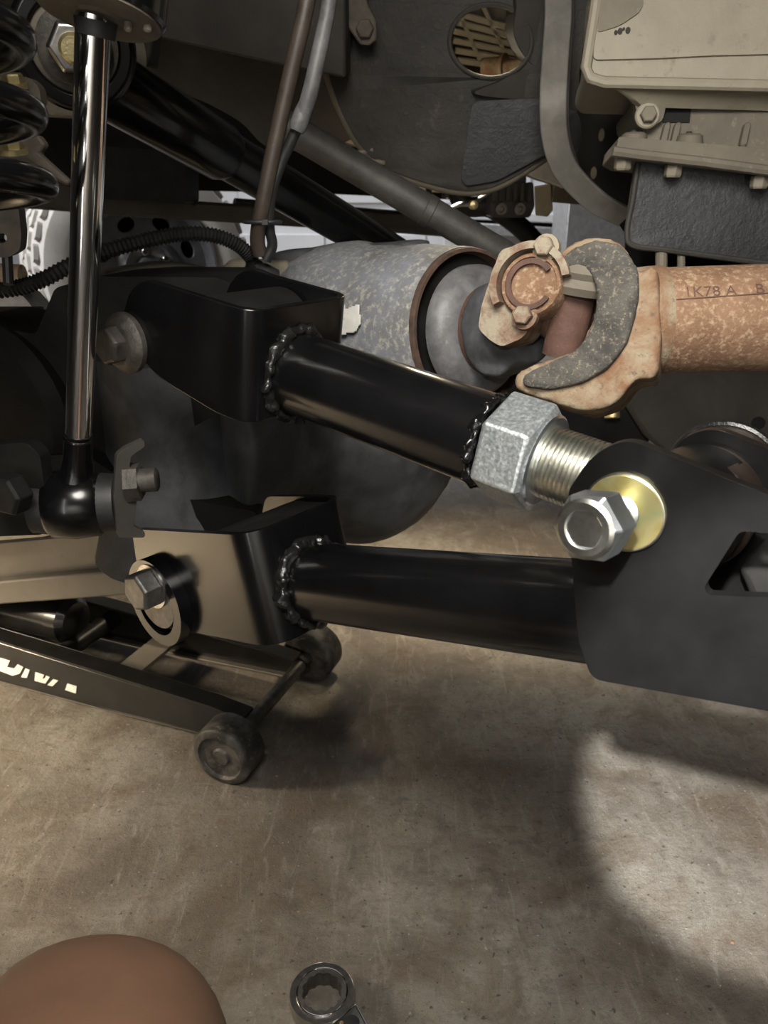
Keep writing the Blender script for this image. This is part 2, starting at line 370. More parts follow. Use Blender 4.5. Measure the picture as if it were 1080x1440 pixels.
# far frame rail with hanging dark box
fr = thing('far_frame_rail', 'far frame rail below the dark box, in front of the wheel', 'frame rail', at(250, 300, 1.75))
p = Pl(at(250, 300, 1.75), az(0))
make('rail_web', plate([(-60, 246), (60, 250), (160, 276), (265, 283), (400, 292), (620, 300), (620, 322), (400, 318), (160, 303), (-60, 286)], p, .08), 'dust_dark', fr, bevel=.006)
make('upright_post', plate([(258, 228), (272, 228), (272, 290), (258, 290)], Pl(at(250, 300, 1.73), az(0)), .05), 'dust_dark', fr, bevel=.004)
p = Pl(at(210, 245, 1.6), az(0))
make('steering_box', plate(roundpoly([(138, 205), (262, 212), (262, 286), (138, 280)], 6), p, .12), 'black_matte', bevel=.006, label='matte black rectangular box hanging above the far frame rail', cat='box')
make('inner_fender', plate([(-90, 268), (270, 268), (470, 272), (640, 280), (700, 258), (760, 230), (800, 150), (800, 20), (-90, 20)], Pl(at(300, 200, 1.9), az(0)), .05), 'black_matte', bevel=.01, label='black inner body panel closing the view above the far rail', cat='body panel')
# dusty skid under the rail
p = Pl(at(320, 140, 1.10), az(0, -25))
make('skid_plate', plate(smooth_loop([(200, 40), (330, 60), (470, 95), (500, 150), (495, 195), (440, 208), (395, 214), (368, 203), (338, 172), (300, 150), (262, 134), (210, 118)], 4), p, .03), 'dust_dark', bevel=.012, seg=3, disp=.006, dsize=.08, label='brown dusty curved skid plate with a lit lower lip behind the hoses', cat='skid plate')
ss = thing('heat_shield', 'thin beige pressed heat shield sheet beyond the dangling hoses', 'heat shield', at(470, 195, 1.2))
p = Pl(at(470, 195, 1.2), az(0, -40))
make('sheet', plate([(420, 182), (500, 192), (530, 206), (520, 212), (430, 195)], p, .006), 'dust_brown', ss, bevel=.002)
make('hem', tube([p.hit(422, 184), p.hit(470, 191), p.hit(525, 208)], .006, 8), 'dust_beige', ss)
sh2 = thing('exhaust_pan', 'beige curved pan peeking below the dark round housing', 'heat shield', at(590, 255, 1.25))
p = Pl(at(590, 255, 1.25), az(0, -35))
make('pan_sheet', plate(smooth_loop([(525, 215), (560, 235), (610, 252), (660, 262), (665, 268), (600, 268), (545, 252)], 3), p, .02), 'dust_brown', sh2, bevel=.004)
make('pan_lip', tube([p.hit(545, 254), p.hit(600, 266), p.hit(665, 267)], .005, 8), 'dust_beige', sh2)
for a, b, c, l in (((482, 222), (500, 216), (525, 210), 'upper'), ((502, 231), (520, 226), (540, 229), 'lower')):
    make('wire', tube(catmull([at(*a, 1.05), at(*b, 1.05), at(*c, 1.04)], 5), .0028, 8), 'dust_beige', label='thin dusty wire tip beside the dark housing, %s of the two' % l, cat='wire')

# ------------------------------------------------------------------ round dark housing with hole
hs = thing('bell_housing', 'large dark rounded housing with an oval opening near the top', 'housing', at(620, 140, 1.0))
p = Pl(at(620, 140, 1.0), az(-6, -8))
outer = [(455, -60), (456, 60), (462, 105), (480, 155), (505, 200), (540, 235), (600, 257), (655, 268), (700, 260), (748, 232), (800, 196), (815, 100), (800, -60)]
outer = smooth_loop(outer, 4)
hole = [(690 + 58 * math.cos(a), 58 + 52 * math.sin(a)) for a in [2 * math.pi * i / 28 for i in range(28)]]
make('shell', plate(outer, p, .05, [hole]), 'housing_dark', hs, bevel=.014, seg=4, disp=.004, dsize=.06)
edge = [(456, 60), (462, 105), (480, 155), (505, 200), (540, 235), (600, 257), (655, 268), (700, 260), (748, 232), (795, 200)]
make('rim_lip', tube(catmull([p.hit(*q) - p.n * .012 for q in edge], 5), .009, 12), 'dust_brown', hs)
make('hole_rim', tube([p.hit(*q) + p.n * .001 for q in hole], .003, 8, closed=True), 'dust_dark', hs)
p2 = Pl(p.p + p.n * .008, p.n)
make('raised_cover', plate(roundpoly([(664, 142), (800, 136), (800, 200), (748, 228), (700, 254), (655, 262), (648, 250)], [14, 4, 4, 10, 10, 10, 6]), p2, .02), 'guard_plastic', hs, bevel=.005, seg=3)
for a, b in ((730, 204), (672, 252)): make('rivet', lathe(p2.hit(a, b) - p.n * .008, p.n, [(0, .004), (.002, .003)], 10), 'dust_brown', hs)
p3 = Pl(p.p + p.n * .03, az(10, -10))
make('front_lobe', plate(smooth_loop([(730, -40), (725, 10), (722, 48), (736, 78), (760, 98), (800, 104), (820, 40), (800, -40)], 4), p3, .03), 'dust_dark', hs, bevel=.006, seg=3)
make('lower_fold', plate(smooth_loop([(668, 132), (700, 116), (740, 98), (800, 92), (805, 135), (740, 140)], 4), p3, .02), 'dust_dark', hs, bevel=.006, seg=3)
# bracket tag with bolt
tg = thing('hanger_tab', 'grey steel hanger tab with a hex bolt at the top centre', 'bracket', at(500, 30, .93))
p = Pl(at(500, 30, .93), az(-10, -10))
make('tab', plate([(470, -40), (512, -40), (516, 5), (529, 30), (529, 56), (519, 64), (506, 63), (490, 40), (474, 8)], p, .008), 'bracket_brown', tg, bevel=.002)
hexbolt('hex_bolt', p.hit(514, 40), p.n, .011, .008, 'bracket_brown', tg)
# slotted shield visible through the hole
sl = thing('slotted_grille', 'beige slotted grille seen through the oval opening', 'grille', at(700, 60, 1.3))
p = Pl(at(700, 60, 1.3), az(0, -20))
make('backing', plate([(610, -20), (800, -20), (800, 140), (610, 140)], Pl(at(700, 60, 1.36), az(0, -20)), .01), 'black_matte', sl)
make('frame_sheet', plate([(615, 0), (690, 0), (760, 50), (775, 90), (700, 80), (650, 30), (615, 30)], Pl(at(700, 60, 1.32), az(0, -20)), .01), 'dust_brown', sl)
for i in range(6):
    x0, y0 = 628 + i * 3, 14 + i * 14
    make('slat', bar(p.hit(x0, y0), p.hit(x0 + 150, y0 + 42 - i * 4), .010, .010, p.n), 'dust_beige', sl, bevel=.002)
for i in range(3):
    make('cross_slat', bar(p.hit(640 + i * 38, 5), p.hit(675 + i * 40, 84), .008, .010, p.n), 'dust_beige', sl, bevel=.002)
make('pipe_flange', merge(lathe(at(706, 96, 1.22), az(60), [(-.03, .017), (0, .017), (0, .021), (.006, .021), (.006, .014)], 24), tube(catmull([at(706, 96, 1.22), at(740, 88, 1.2), at(752, 40, 1.2), at(752, -60, 1.2)], 5), .012, 14)), 'rust_sandy', label='rusty pipe flange showing through the bottom of the oval opening', cat='pipe')

# hanging strap
sp = [(784, -40), (785, 20), (781, 80), (778, 140), (780, 190), (792, 232), (815, 262), (845, 288), (880, 306)]
st = thing('hanging_strap', 'grey dusty steel strap curving down beside the beige pan', 'strap', at(785, 120, .9))
make('band', ribbon(catmull([at(a, b, .90 + .0006 * max(0, b - 150)) for a, b in sp], 6), (1, -.25, 0), .031, .006), 'strap_steel', st, bevel=.0015)
make('band_edge', ribbon(catmull([at(a + 18, b, .915 + .0006 * max(0, b - 150)) for a, b in sp[:6]], 6), (.1, 1, 0), .02, .004), 'dust_dark', st)
lg = Pl(at(900, 200, 1.1), az(-15))
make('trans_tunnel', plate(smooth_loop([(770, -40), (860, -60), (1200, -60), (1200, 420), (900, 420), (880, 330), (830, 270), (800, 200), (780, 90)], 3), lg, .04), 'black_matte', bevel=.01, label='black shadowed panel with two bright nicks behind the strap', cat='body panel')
for a, b in ((846, 190), (835, 243)): make('drain_slot', lathe(lg.hit(a, b), lg.n, [(0, .009), (.003, .008)], 16, sx=.5), 'dust_brown', bpy.data.objects['trans_tunnel'])
make('bushing_disc', lathe(at(800, 190, .98), az(55), [(-.02, .03), (0, .03), (.006, .026)], 28), 'hose_grey', label='grey round bushing peeking out behind the strap', cat='bushing')

# ------------------------------------------------------------------ beige oil pan, upper right
op = thing('oil_pan', 'beige dusty pressed oil pan at the upper right corner', 'oil pan', at(960, 60, .72))
p = Pl(at(960, 60, .72), az(-8, 8))
uf_ = make('upper_face', plate(roundpoly([(845, -60), (1240, -60), (1240, 78), (1080, 76), (1000, 78), (920, 82), (834, 84)], [0, 0, 0, 0, 8, 8, 8]), p, .12), 'dust_beige', op, bevel=.006, seg=3)
p2 = Pl(p.p - p.n * .003, p.n)
make('lower_band', plate(roundpoly([(832, 70), (1240, 66), (1240, 119), (1080, 117), (836, 112), (827, 98)], [4, 0, 0, 0, 10, 8]), p2, .13), 'dust_beige', op, bevel=.004, seg=3)
q = [p2.hit(832, 113), p2.hit(1240, 120)]
pts = [p2.hit(848, -60), p2.hit(836, 20), p2.hit(824, 95), p2.hit(830, 110), p2.hit(850, 116), p2.hit(1080, 121), p2.hit(1240, 124)]
make('rolled_flange', tube(pts, .0055, 10), 'dust_beige', op)
bk = V((0, .10, -.0))
under = [p2.hit(836, 116), p2.hit(1240, 122), p2.hit(1240, 122) + V((0, .16, .004)), p2.hit(900, 118) + V((.02, .16, .004))]
und = Pl(p2.hit(960, 130) - p.n * .012, az(-6, -45))
make('bottom_slope', plate([(845, 116), (1240, 122), (1240, 160), (1080, 158), (890, 152), (878, 140)], und, .03), 'dust_beige', op, bevel=.006, seg=3)
make('corner_shade', plate(roundpoly([(850, -60), (908, -60), (904, 14), (872, 36), (840, 46)], [0, 0, 12, 10, 6]), Pl(p.p + p.n * .004, az(-10, 9)), .006), 'dust_and_shade', op, bevel=.004)  # shade of a dent at the pan corner, painted as a darker patch
for a, b, r in ((866, 46, .0022), (872, 44, .003), (877, 41, .0016), (883, 43, .003)): make('stamped_mark', lathe(p.hit(a, b), p.n, [(-.001, r), (.0006, r)], 10, sx=.8), 'dark_mark', uf_)
# housing below the pan: ear with bolt, ribbed casting, flange with bolts
tc = thing('transmission_case', 'dusty grey cast case with a bolted flange under the beige pan', 'casting', at(980, 190, .76))
p = Pl(at(980, 190, .77), az(-8, 6))
make('case_wall', plate([(890, 140), (1240, 140), (1240, 235), (880, 215), (884, 195), (905, 190), (900, 170), (892, 160)], p, .12), 'dust_brown', tc, bevel=.004)
p1 = Pl(p.p + p.n * .012, p.n)
me_ = make('mount_ear', plate(roundpoly([(890, 138), (938, 142), (932, 170), (916, 178), (900, 172)], [2, 2, 8, 8, 8]), p1, .02), 'dust_brown', tc, bevel=.003)
make('bolt_washer', lathe(p1.hit(910, 163), p1.n, [(-.002, .012), (.003, .012), (.0045, .0105)], 24), 'dust_beige', tc)
hexbolt('ear_bolt', p1.hit(910, 163) + p1.n * .003, p1.n, .008, .009, 'dust_and_shade', me_)
make('dark_pocket', plate([(932, 150), (972, 153), (970, 172), (932, 172)], Pl(p.p + p.n * .002, p.n), .01), 'black_matte', tc)
for a in (935, 950, 1048): make('casting_rib', plate([(a, 172), (a + 10, 170), (a + 2, 208), (a - 8, 206)], Pl(p.p + p.n * .008, p.n), .02), 'dust_brown', tc, bevel=.003)
for a, b in ((890, 190), (968, 192)):
    make('stud_boss', lathe(p1.hit(a, b + 18), (0, 0, 1), [(0, .014), (.012, .012), (.014, .009)], 20), 'dust_brown', tc)
    make('stud_tip', lathe(p1.hit(a, b + 2), (0, 0, 1), [(-.004, .004), (.004, .004), (.006, .002)], 10), 'steel', tc)
fl = Pl(at(980, 205, .735), az(-8, 6))
fg_ = make('flange', plate(roundpoly([(870, 192), (884, 193), (1240, 222), (1240, 252), (1080, 240), (880, 220), (866, 212)], [4, 2, 0, 0, 3, 3, 3]), fl, .10), 'dust_brown', tc, bevel=.004)
make('flange_gasket', tube([fl.hit(862, 213), fl.hit(900, 218), fl.hit(990, 228), fl.hit(1080, 240), fl.hit(1240, 258)], .005, 8), 'dust_brown', tc)
for a, b in ((880, 222), (952, 232), (1076, 248)): hexbolt('flange_bolt', fl.hit(a, b - 4) - fl.n * .014, (0, 0, -1), .0085, .012, 'dust_and_shade', fg_)
# black guard panel
p = Pl(at(980, 300, .78), az(-6, 3))
gd = thing('guard_panel', 'black scuffed plastic guard panel hanging under the cast flange', 'guard', at(980, 370, .78))
make('panel_sheet', plate(roundpoly([(898, 222), (1240, 240), (1240, 392), (1080, 372), (892, 346), (881, 330)], [6, 0, 0, 4, 18, 18]), p, .02), 'guard_plastic', gd, bevel=.006, seg=3, disp=.003, dsize=.04)
make('panel_lip', tube(catmull([p.hit(*q) for q in ((898, 225), (890, 280), (882, 325), (890, 345), (940, 352), (1080, 371), (1240, 393))], 5), .003, 8), 'dust_dark', gd)
for a in (930, 958): make('hanger_stud', tube([at(a, 345, .80), at(a, 385, .80)], .006 if a == 930 else .004, 10), 'dust_brown', gd)
# dim frame web beyond the driveshaft, lower right
p = Pl(at(990, 560, 1.15), az(-8))
fw = thing('crossmember', 'dark scuffed steel crossmember below the rusty driveshaft', 'crossmember', at(990, 620, 1.15))
make('web', plate([(868, 380), (1300, 380), (1300, 720), (1000, 700), (905, 612), (872, 560)], p, .06), 'dust_dark', fw, bevel=.008)
make('round_hole', lathe(p.hit(1066, 595), p.n, [(-.004, .010), (.002, .010)], 20), 'black_matte', fw)
make('lower_gusset', plate([(700, 500), (880, 540), (915, 615), (880, 680), (700, 640)], Pl(at(850, 600, 1.2), az(0)), .03), 'black_matte', fw)
make('drain_stud', tube([at(861, 540, 1.18), at(861, 588, 1.18)], .012, 12), 'brass', label='short brass coloured stud hanging below the driveshaft yoke', cat='stud')

# ------------------------------------------------------------------ background odds: ribbed block, silver bits, rails
rb = thing('ribbed_block', 'black ribbed engine mount block in the gap above the joint', 'engine mount', at(715, 280, 1.5))
p = Pl(at(715, 280, 1.5), az(0))
make('hanger', plate([(700, 15), (740, 15), (740, 262), (700, 262)], Pl(at(715, 280, 1.53), az(0)), .03), 'plastic_black', rb)
make('block', plate(roundpoly([(690, 262), (750, 256), (752, 290), (745, 306), (690, 306)], 4), p, .08), 'plastic_black', rb, bevel=.004)
for i in range(6): make('rib', plate([(693 + i * 10, 256), (699 + i * 10, 256), (697 + i * 10, 284), (691 + i * 10, 284)], Pl(p.p + p.n * .012, p.n), .02), 'plastic_black', rb, bevel=.002)
for a in (704, 730): make('boss', lathe(p.hit(a, 294), p.n, [(0, .011), (.012, .011), (.012, .006), (.004, .005)], 18), 'steel_dark', rb)
make('alloy_bracket', plate(smooth_loop([(738, 240), (765, 222), (795, 205), (800, 262), (770, 256), (752, 250)], 3), Pl(at(770, 240, 1.45), az(0)), .05), 'aluminium', bevel=.008, label='pale aluminium bracket in the gap beside the hanging strap', cat='bracket')
cb = thing('clip_bracket', 'light steel clip bracket with two holes beside the ribbed block', 'bracket', at(768, 285, 1.48))
make('clip_plate', plate([(752, 262), (775, 258), (778, 296), (770, 305), (754, 303)], Pl(at(768, 285, 1.48), az(0)), .01), 'dust_beige', cb, bevel=.002)
make('clip_arm', bar(at(775, 272, 1.48), at(815, 276, 1.5), .02, .03), 'dust_brown', cb)
for i, (a, b, c, d, e, mt, nm) in enumerate(((620, 299, 900, 312, .020, 'door_white', 'upper white'), (640, 318, 900, 334, .026, 'aluminium', 'lower grey'))):
    make('garage_rail', bar(at(a, b, 4.18), at(c, d, 4.18), .40, e * 2.2), mt, bevel=.006, label='%s horizontal rail on the far garage wall' % nm, cat='rail')
_q = [Pl(at(840, 300, 3.2), az(0)).hit(*z) for z in ((800, 280), (900, 280))]; _q += [V((_q[1].x, _q[1].y, 0)), V((_q[0].x, _q[0].y, 0))]
make('storage_cabinet', slab(_q, (0, .3, 0)), 'aluminium', bevel=.01, label='pale grey storage cabinet far behind the strap', cat='cabinet')
make('coolant_hose', tube(catmull([at(640, 40, 1.7), at(640, 220, 1.7), at(650, 285, 1.7), at(690, 292, 1.7), at(730, 318, 1.7), at(760, 350, 1.7)], 6), .022, 14), 'rubber', label='thick black rubber hose curving behind the grey link rod', cat='hose')
make('far_axle_tube', tube([at(330, 296, 1.84), at(560, 312, 2.0), at(640, 318, 2.0)], .028, 16), 'grey_tube', label='pale grey far tube crossing behind the black bar', cat='tube')
bc = thing('brake_clip', 'small black line clip with a bright fitting below the round housing', 'clip', at(665, 285, 1.1))
make('clip_body', plate([(599, 256), (632, 262), (632, 280), (622, 280), (622, 268), (608, 266), (608, 284), (599, 284)], Pl(at(620, 270, 1.1), az(0)), .01), 'plastic_black', bc, bevel=.002)
make('fitting', lathe(at(664, 288, 1.08), az(10), [(0, .006), (.01, .006), (.012, .003)], 12), 'brass', bc)
make('line', tube(catmull([at(625, 298, 1.1), at(645, 288, 1.1), at(664, 287, 1.09), at(678, 277, 1.1), at(690, 268, 1.1)], 4), .003, 8), 'steel', bc)

# ------------------------------------------------------------------ far wheel
wn = az(35); wc = at(215, 380, 2.75)
wt = V((0, 0, 1)); wx = wn.cross(wt).normalized()
WR = 0.40
wz = max(wc.z, WR + .002); wc.z = wz
wh = thing('road_wheel', 'dusty off-road tyre on a dark steel wheel standing by the garage door', 'wheel', V((wc.x, wc.y, 0)))
ty_ = make('tyre', lathe(wc, wn, [(-.26, .25), (-.265, .30), (-.25, .365), (-.20, .388), (-.06, .388), (-.01, .365), (.005, .31), (-.005, .255), (-.02, .245), (-.24, .245)], 64, closed=True), 'tyre_dusty', wh, ang=50)
blk = None
for r, (h, w, off, hh) in enumerate(((-.226, .05, 0, .024), (-.172, .044, .5, .02), (-.105, .044, 0, .02), (-.045, .044, .5, .024))):
    for i in range(34):
        a = 2 * math.pi * (i + off) / 34
        if blk is None:
            c = V((0, 0, 0)); g = slab([(-.022, -.026, 0), (.006, -.03, 0), (.012, -.022, 0), (.022, .02, 0), (.014, .03, 0), (-.010, .026, 0), (-.02, .012, 0)], (0, 0, .016))
            ORG[wh] = V(wh.location); me = bpy.data.meshes.new('tread_block'); me.from_pydata(g[0], [], g[1]); me.materials.append(M['tyre_dusty']); blk = me
        o = bpy.data.objects.new('tread_block', blk); COL.objects.link(o); o.parent = ty_
        rad = (wt * math.cos(a) + wx * math.sin(a)); tan = wn.cross(rad)
        mat = Matrix((wn, tan, rad)).transposed().to_4x4(); mat.translation = wc + wn * h + rad * (.383 if r in (1, 2) else .376) - V(wh.location)
        o.matrix_local = mat
make('rim_barrel', lathe(wc, wn, [(-.20, .22), (-.03, .232), (.0, .25), (.006, .247), (.004, .238), (-.02, .226), (-.06, .215), (-.2, .205)], 56, closed=True), 'rim_dark', wh)
x, y = wt, wx
holes = []
for i in range(8):
    a = 2 * math.pi * (i + .5) / 8; cc = wc + wn * -.04 + (x * math.cos(a) + y * math.sin(a)) * .165
    holes.append(ell(cc, (x * math.cos(a) + y * math.sin(a)) * .024, (-x * math.sin(a) + y * math.cos(a)) * .034, 14))
rd_ = make('rim_disc', slab(ell(wc + wn * -.04, x * .222, y * .222, 48), -wn * .012, holes), 'rim_dark', wh, bevel=.003)
make('brake_backing', lathe(wc, wn, [(-.19, .0), (-.19, .205), (-.17, .205), (-.17, .0)], 40), 'black_matte', wh)
make('hub_centre', lathe(wc + wn * -.04, wn, [(0, .12), (.018, .105), (.022, .09), (.006, .08), (.004, .05), (.03, .045), (.034, .03), (.03, 0.0)], 40), 'rim_dark', wh, ang=50)
for i in range(5):
    a = 2 * math.pi * i / 5 + .3; hexbolt('lug_nut', wc + wn * -.036 + (x * math.cos(a) + y * math.sin(a)) * .066, wn, .014, .035, 'chrome', rd_)

# ================================================================== AXLE HOUSING
ax = thing('axle_housing', 'cast differential housing with a dusty pinion snout in the middle', 'axle', at(450, 750, .86))
pc = at(502, 590, .90)
snA = at(474, 478, .885); snB = at(664, 466, .715); sd = (snB - snA).normalized(); SL = (snB - snA).length
pump = ico(pc, .125, .13, .150)
sn = lathe(snA, sd, [(-.07, .05), (-.04, .085), (.0, .095), (.06, .088), (SL * .55, .074), (SL * .78, .068), (SL * .9, .06), (SL * .9, .02)], 40)
lug1 = bar(at(395, 385, .86), at(600, 372, .80), .05, .05)
collar = lathe(at(330, 600, .80), V((-.45, -.5, .02)), [(-.05, .105), (.06, .105)], 36)
make('casting', merge(pump, sn, lug1, collar), 'dusty_iron', ax, remesh=.006, sm=6, disp=.004, dsize=.03)
ps_ = make('pinion_snout', lathe(snA, sd, [(-.09, .06), (-.06, .095), (-.02, .104), (.03, .1035), (.06, .1005), (SL * .40, .094), (SL * .52, .090), (SL * .56, .087), (SL * .74, .0845), (SL * .84, .081), (SL - .008, .077), (SL - .002, .0755), (SL - .004, .073), (SL - .03, .071)], 56), 'snout_cast', ax, ang=60, disp=.004, dsize=.035)
make('snout_web', merge(bar(at(440, 372, .83), at(640, 385, .745), .012, .03)), 'snout_cast', ax, remesh=.004, sm=4)
make('top_boss', merge(lathe(at(350, 392, .82), (0, 0, 1), [(-.03, .028), (.012, .026), (.02, .02)], 24), bar(at(310, 395, .83), at(410, 385, .83), .03, .03)), 'dust_beige', ax, remesh=.004, sm=5)
make('seal_ring', lathe(snA, sd, [(SL - .012, .0748), (SL + .001, .0748), (SL + .003, .0738), (SL + .003, .0708), (SL - .012, .070)], 56), 'rust_ring', ax)
make('seal_gap', lathe(snA, sd, [(SL - .016, .0705), (SL - .008, .0705), (SL - .008, .02)], 48), 'black_matte', ax)
# casting lines on the belly
for q in (((350, 700), (430, 690), (520, 670)), ((500, 700), (560, 670), (610, 640))): pass
# flared casting and dark bracket at the near end
fc = at(232, 600, .70)
make('tube_flare', lathe(at(262, 768, .80), (0, 0, 1), [(0, .090), (.02, .084), (.06, .072), (.12, .066), (.2, .064)], 40), 'dusty_iron', ax, disp=.003, dsize=.03)
p = Pl(at(190, 500, .68), az(-12))
make('end_bracket', plate(roundpoly([(78, 405), (135, 388), (310, 390), (340, 410), (356, 432), (345, 560), (200, 640), (140, 740), (-60, 750), (-60, 452), (50, 470)], [8, 10, 12, 10, 8, 10, 20, 10, 0, 0, 6]), p, .10), 'dark_iron', ax, bevel=.006, seg=3, disp=.003, dsize=.04)
make('tube_top', tube(catmull([at(150, 425, .73), at(230, 418, .76), at(330, 432, .80)], 5), [.030, .034, .036], 24), 'dust_brown', ax, disp=.003, dsize=.03)
make('lower_skirt', plate(roundpoly([(0, 690), (110, 735), (205, 756), (360, 752), (360, 720), (200, 690), (120, 640), (0, 640)], 6), Pl(at(190, 720, .72), az(-5)), .06), 'black_matte', ax, bevel=.004)
bv = BVHTree.FromPolygons(*lathe(snA, sd, [(.0, .1045), (.06, .1015), (SL * .55, .089), (SL - .008, .078)], 56))
def decal(poly, bvh, off, nx=14, ny=10):
    xs = [q[0] for q in poly]; ys = [q[1] for q in poly]; out_v, out_f, idx = [], [], {}
    def inside(x, y):
        c = False; j = len(poly) - 1
        for i in range(len(poly)):
            if (poly[i][1] > y) != (poly[j][1] > y) and x < (poly[j][0] - poly[i][0]) * (y - poly[i][1]) / (poly[j][1] - poly[i][1]) + poly[i][0]: c = not c
            j = i
        return c
    def vert(i, j):
        if (i, j) not in idx:
            x = min(xs) + (max(xs) - min(xs)) * i / nx; y = min(ys) + (max(ys) - min(ys)) * j / ny
            h = bvh.ray_cast(V((0, 0, CH)), ray(x, y).normalized())
            if h[0] is None: return None
            idx[(i, j)] = len(out_v); out_v.append(h[0] + h[1] * (off if h[1].dot(ray(x, y)) < 0 else -off))
        return idx[(i, j)]
    for i in range(nx):
        for j in range(ny):
            x = min(xs) + (max(xs) - min(xs)) * (i + .5) / nx; y = min(ys) + (max(ys) - min(ys)) * (j + .5) / ny
            if inside(x, y):
                f = [vert(i, j), vert(i, j + 1), vert(i + 1, j + 1), vert(i + 1, j)]
                if None not in f: out_f.append(tuple(f))
    return out_v, out_f
make('peeling_label', decal([(464, 455), (472, 430), (488, 427), (490, 437), (510, 430), (512, 455), (505, 467), (476, 472)], bv, .0045, 26, 24), 'sticker', ps_, label='torn silver label on the snout', solid=.0006)
make('casting_line', tube([at(477, 471, .775), at(540, 461, .742)], .0012, 6), 'dark_mark', ax)

# ------------------------------------------------------------------ pinion yoke, dust slinger
py_ = thing('pinion_yoke', 'sandy rusted pinion yoke with strap clamp ahead of the snout', 'yoke', snB)
make('dust_slinger', lathe(snA, sd, [(SL - .006, .040), (SL + .002, .0595), (SL + .010, .0590), (SL + .018, .052), (SL + .024, .036)], 56), 'hose_grey', py_, ang=50)
make('slinger_lip', lathe(snA, sd, [(SL + .022, .040), (SL + .028, .0405), (SL + .030, .037), (SL + .030, .02)], 48), 'rust_dark', py_)
yn = az(-28, 14)   # the joint cap axis, towards the camera and left
p = Pl(at(735, 410, .615), yn)
hubg = lathe(snA, sd, [(SL + .026, .042), (SL + .05, .040), (SL + .075, .030)], 36)
arm1 = plate(smooth_loop([(664, 430), (690, 400), (720, 380), (745, 450), (725, 500), (700, 530), (668, 520), (655, 490)], 3), Pl(at(700, 460, .66), yn), .03)
make('yoke_hub', merge(hubg, arm1), 'dusty_iron', py_, remesh=.003, sm=4, disp=.002, dsize=.015)
make('yoke_ear', plate(roundpoly([(703, 352), (735, 342), (760, 339), (768, 345), (775, 380), (752, 452), (735, 475), (705, 488), (690, 480), (672, 462), (678, 425)], [8, 6, 6, 4, 10, 10, 8, 8, 8, 8, 10]), p, .035), 'strap_rust', py_, bevel=.004, seg=3, disp=.002, dsize=.02)
capc = p.hit(750, 402)
make('bearing_cap', lathe(capc, yn, [(-.035, .0255), (.004, .0255), (.008, .0235), (.0085, .021), (.006, .0205)], 44), 'rust', py_)
ex, ey = frame(yn)
cs_ = make('clamp_strap', slab(ell(capc + yn * .002, ex * .032, ey * .032, 36, 15, 215) + list(reversed(ell(capc + yn * .002, ex * .0262, ey * .0262, 36, 15, 215))), yn * .012), 'strap_rust', py_, bevel=.0015)
make('snap_ring', slab(ell(capc + yn * .0085, ex * .0195, ey * .0195, 30, 40, 330) + list(reversed(ell(capc + yn * .0085, ex * .0155, ey * .0155, 30, 40, 330))), yn * .002), 'rust_dark', py_)
for a, b in ((741, 446), (771, 351)):
    c = p.hit(a, b) + yn * .004
    make('bolt_washer', lathe(c, yn, [(-.004, .0105), (.004, .0105)], 20), 'strap_rust', cs_)
    hexbolt('strap_bolt', c + yn * .003, yn, .0078, .010, 'strap_rust', cs_)

# ------------------------------------------------------------------ driveshaft
dA, dB = at(915, 452, .62), at(1400, 438, .60)
da = (dB - dA).normalized(); DR = .0415
ds = thing('driveshaft', 'rusty orange driveshaft tube with its forked yoke at the right', 'driveshaft', dA)
shaft_ = make('shaft_tube', lathe(dA, da, [(.0, DR), (.60, DR * .99)], 56), 'rust', ds)
make('weld_collar', lathe(dA, da, [(-.035, DR * .92), (-.02, DR * 1.0), (-.004, DR * 1.035), (.004, DR * 1.035), (.008, DR)], 56), 'rust_sandy', ds, ang=60, disp=.001, dsize=.01)
fn = az(-24, 20)
p = Pl(at(840, 450, .59), fn)
yo = [(785, 362), (800, 344), (828, 333), (858, 335), (882, 350), (898, 382), (925, 382), (925, 520), (895, 532), (866, 566), (825, 578), (780, 566), (726, 546), (728, 524), (768, 506), (806, 494), (826, 468), (838, 430), (838, 398), (824, 376), (802, 374)]
make('yoke_body', plate(smooth_loop(yo, 3), p, .055), 'rust_sandy', ds, remesh=.003, sm=3, disp=.003, dsize=.02)
yf = [(786, 376), (800, 352), (832, 338), (866, 342), (890, 364), (898, 400), (892, 445), (876, 488), (848, 520), (814, 538), (776, 546), (736, 542), (740, 524), (778, 506), (808, 492), (828, 466), (838, 430), (836, 398), (822, 376), (802, 374)]
make('yoke_face', plate(smooth_loop(yf, 3), Pl(p.p + fn * .008, fn), .02), 'sandy_iron', ds, remesh=.0025, sm=4, disp=.0025, dsize=.012)
make('neck', lathe(at(880, 452, .622), da, [(-.02, .030), (.0, .038), (.025, .0405)], 40), 'rust_sandy', ds)
uj = thing('universal_joint', 'dark rusty joint cross between the two yokes', 'joint', at(805, 440, .63))
make('cross_body', merge(ico(at(795, 435, .645), .028, .028, .03), tube([capc - yn * .02, capc - yn * .085], .021, 24)), 'rust_dark', uj, remesh=.003, sm=2)
make('trunnion', tube([at(815, 388, .615), at(790, 500, .64)], [.0165, .0165], 28), 'rust_dark', uj)
ta = (at(815, 388, .615) - at(790, 500, .64)).normalized()
make('seal_boot', lathe(at(818, 392, .61), ta, [(-.012, .021), (-.006, .0245), (.0, .0215), (.005, .0245), (.012, .021)], 32), 'dust_brown', uj, ang=40)
make('cap_seal', lathe(capc - yn * .036, yn, [(-.012, .02), (-.008, .0245), (.0, .025), (.004, .022)], 36), 'rubber', uj)
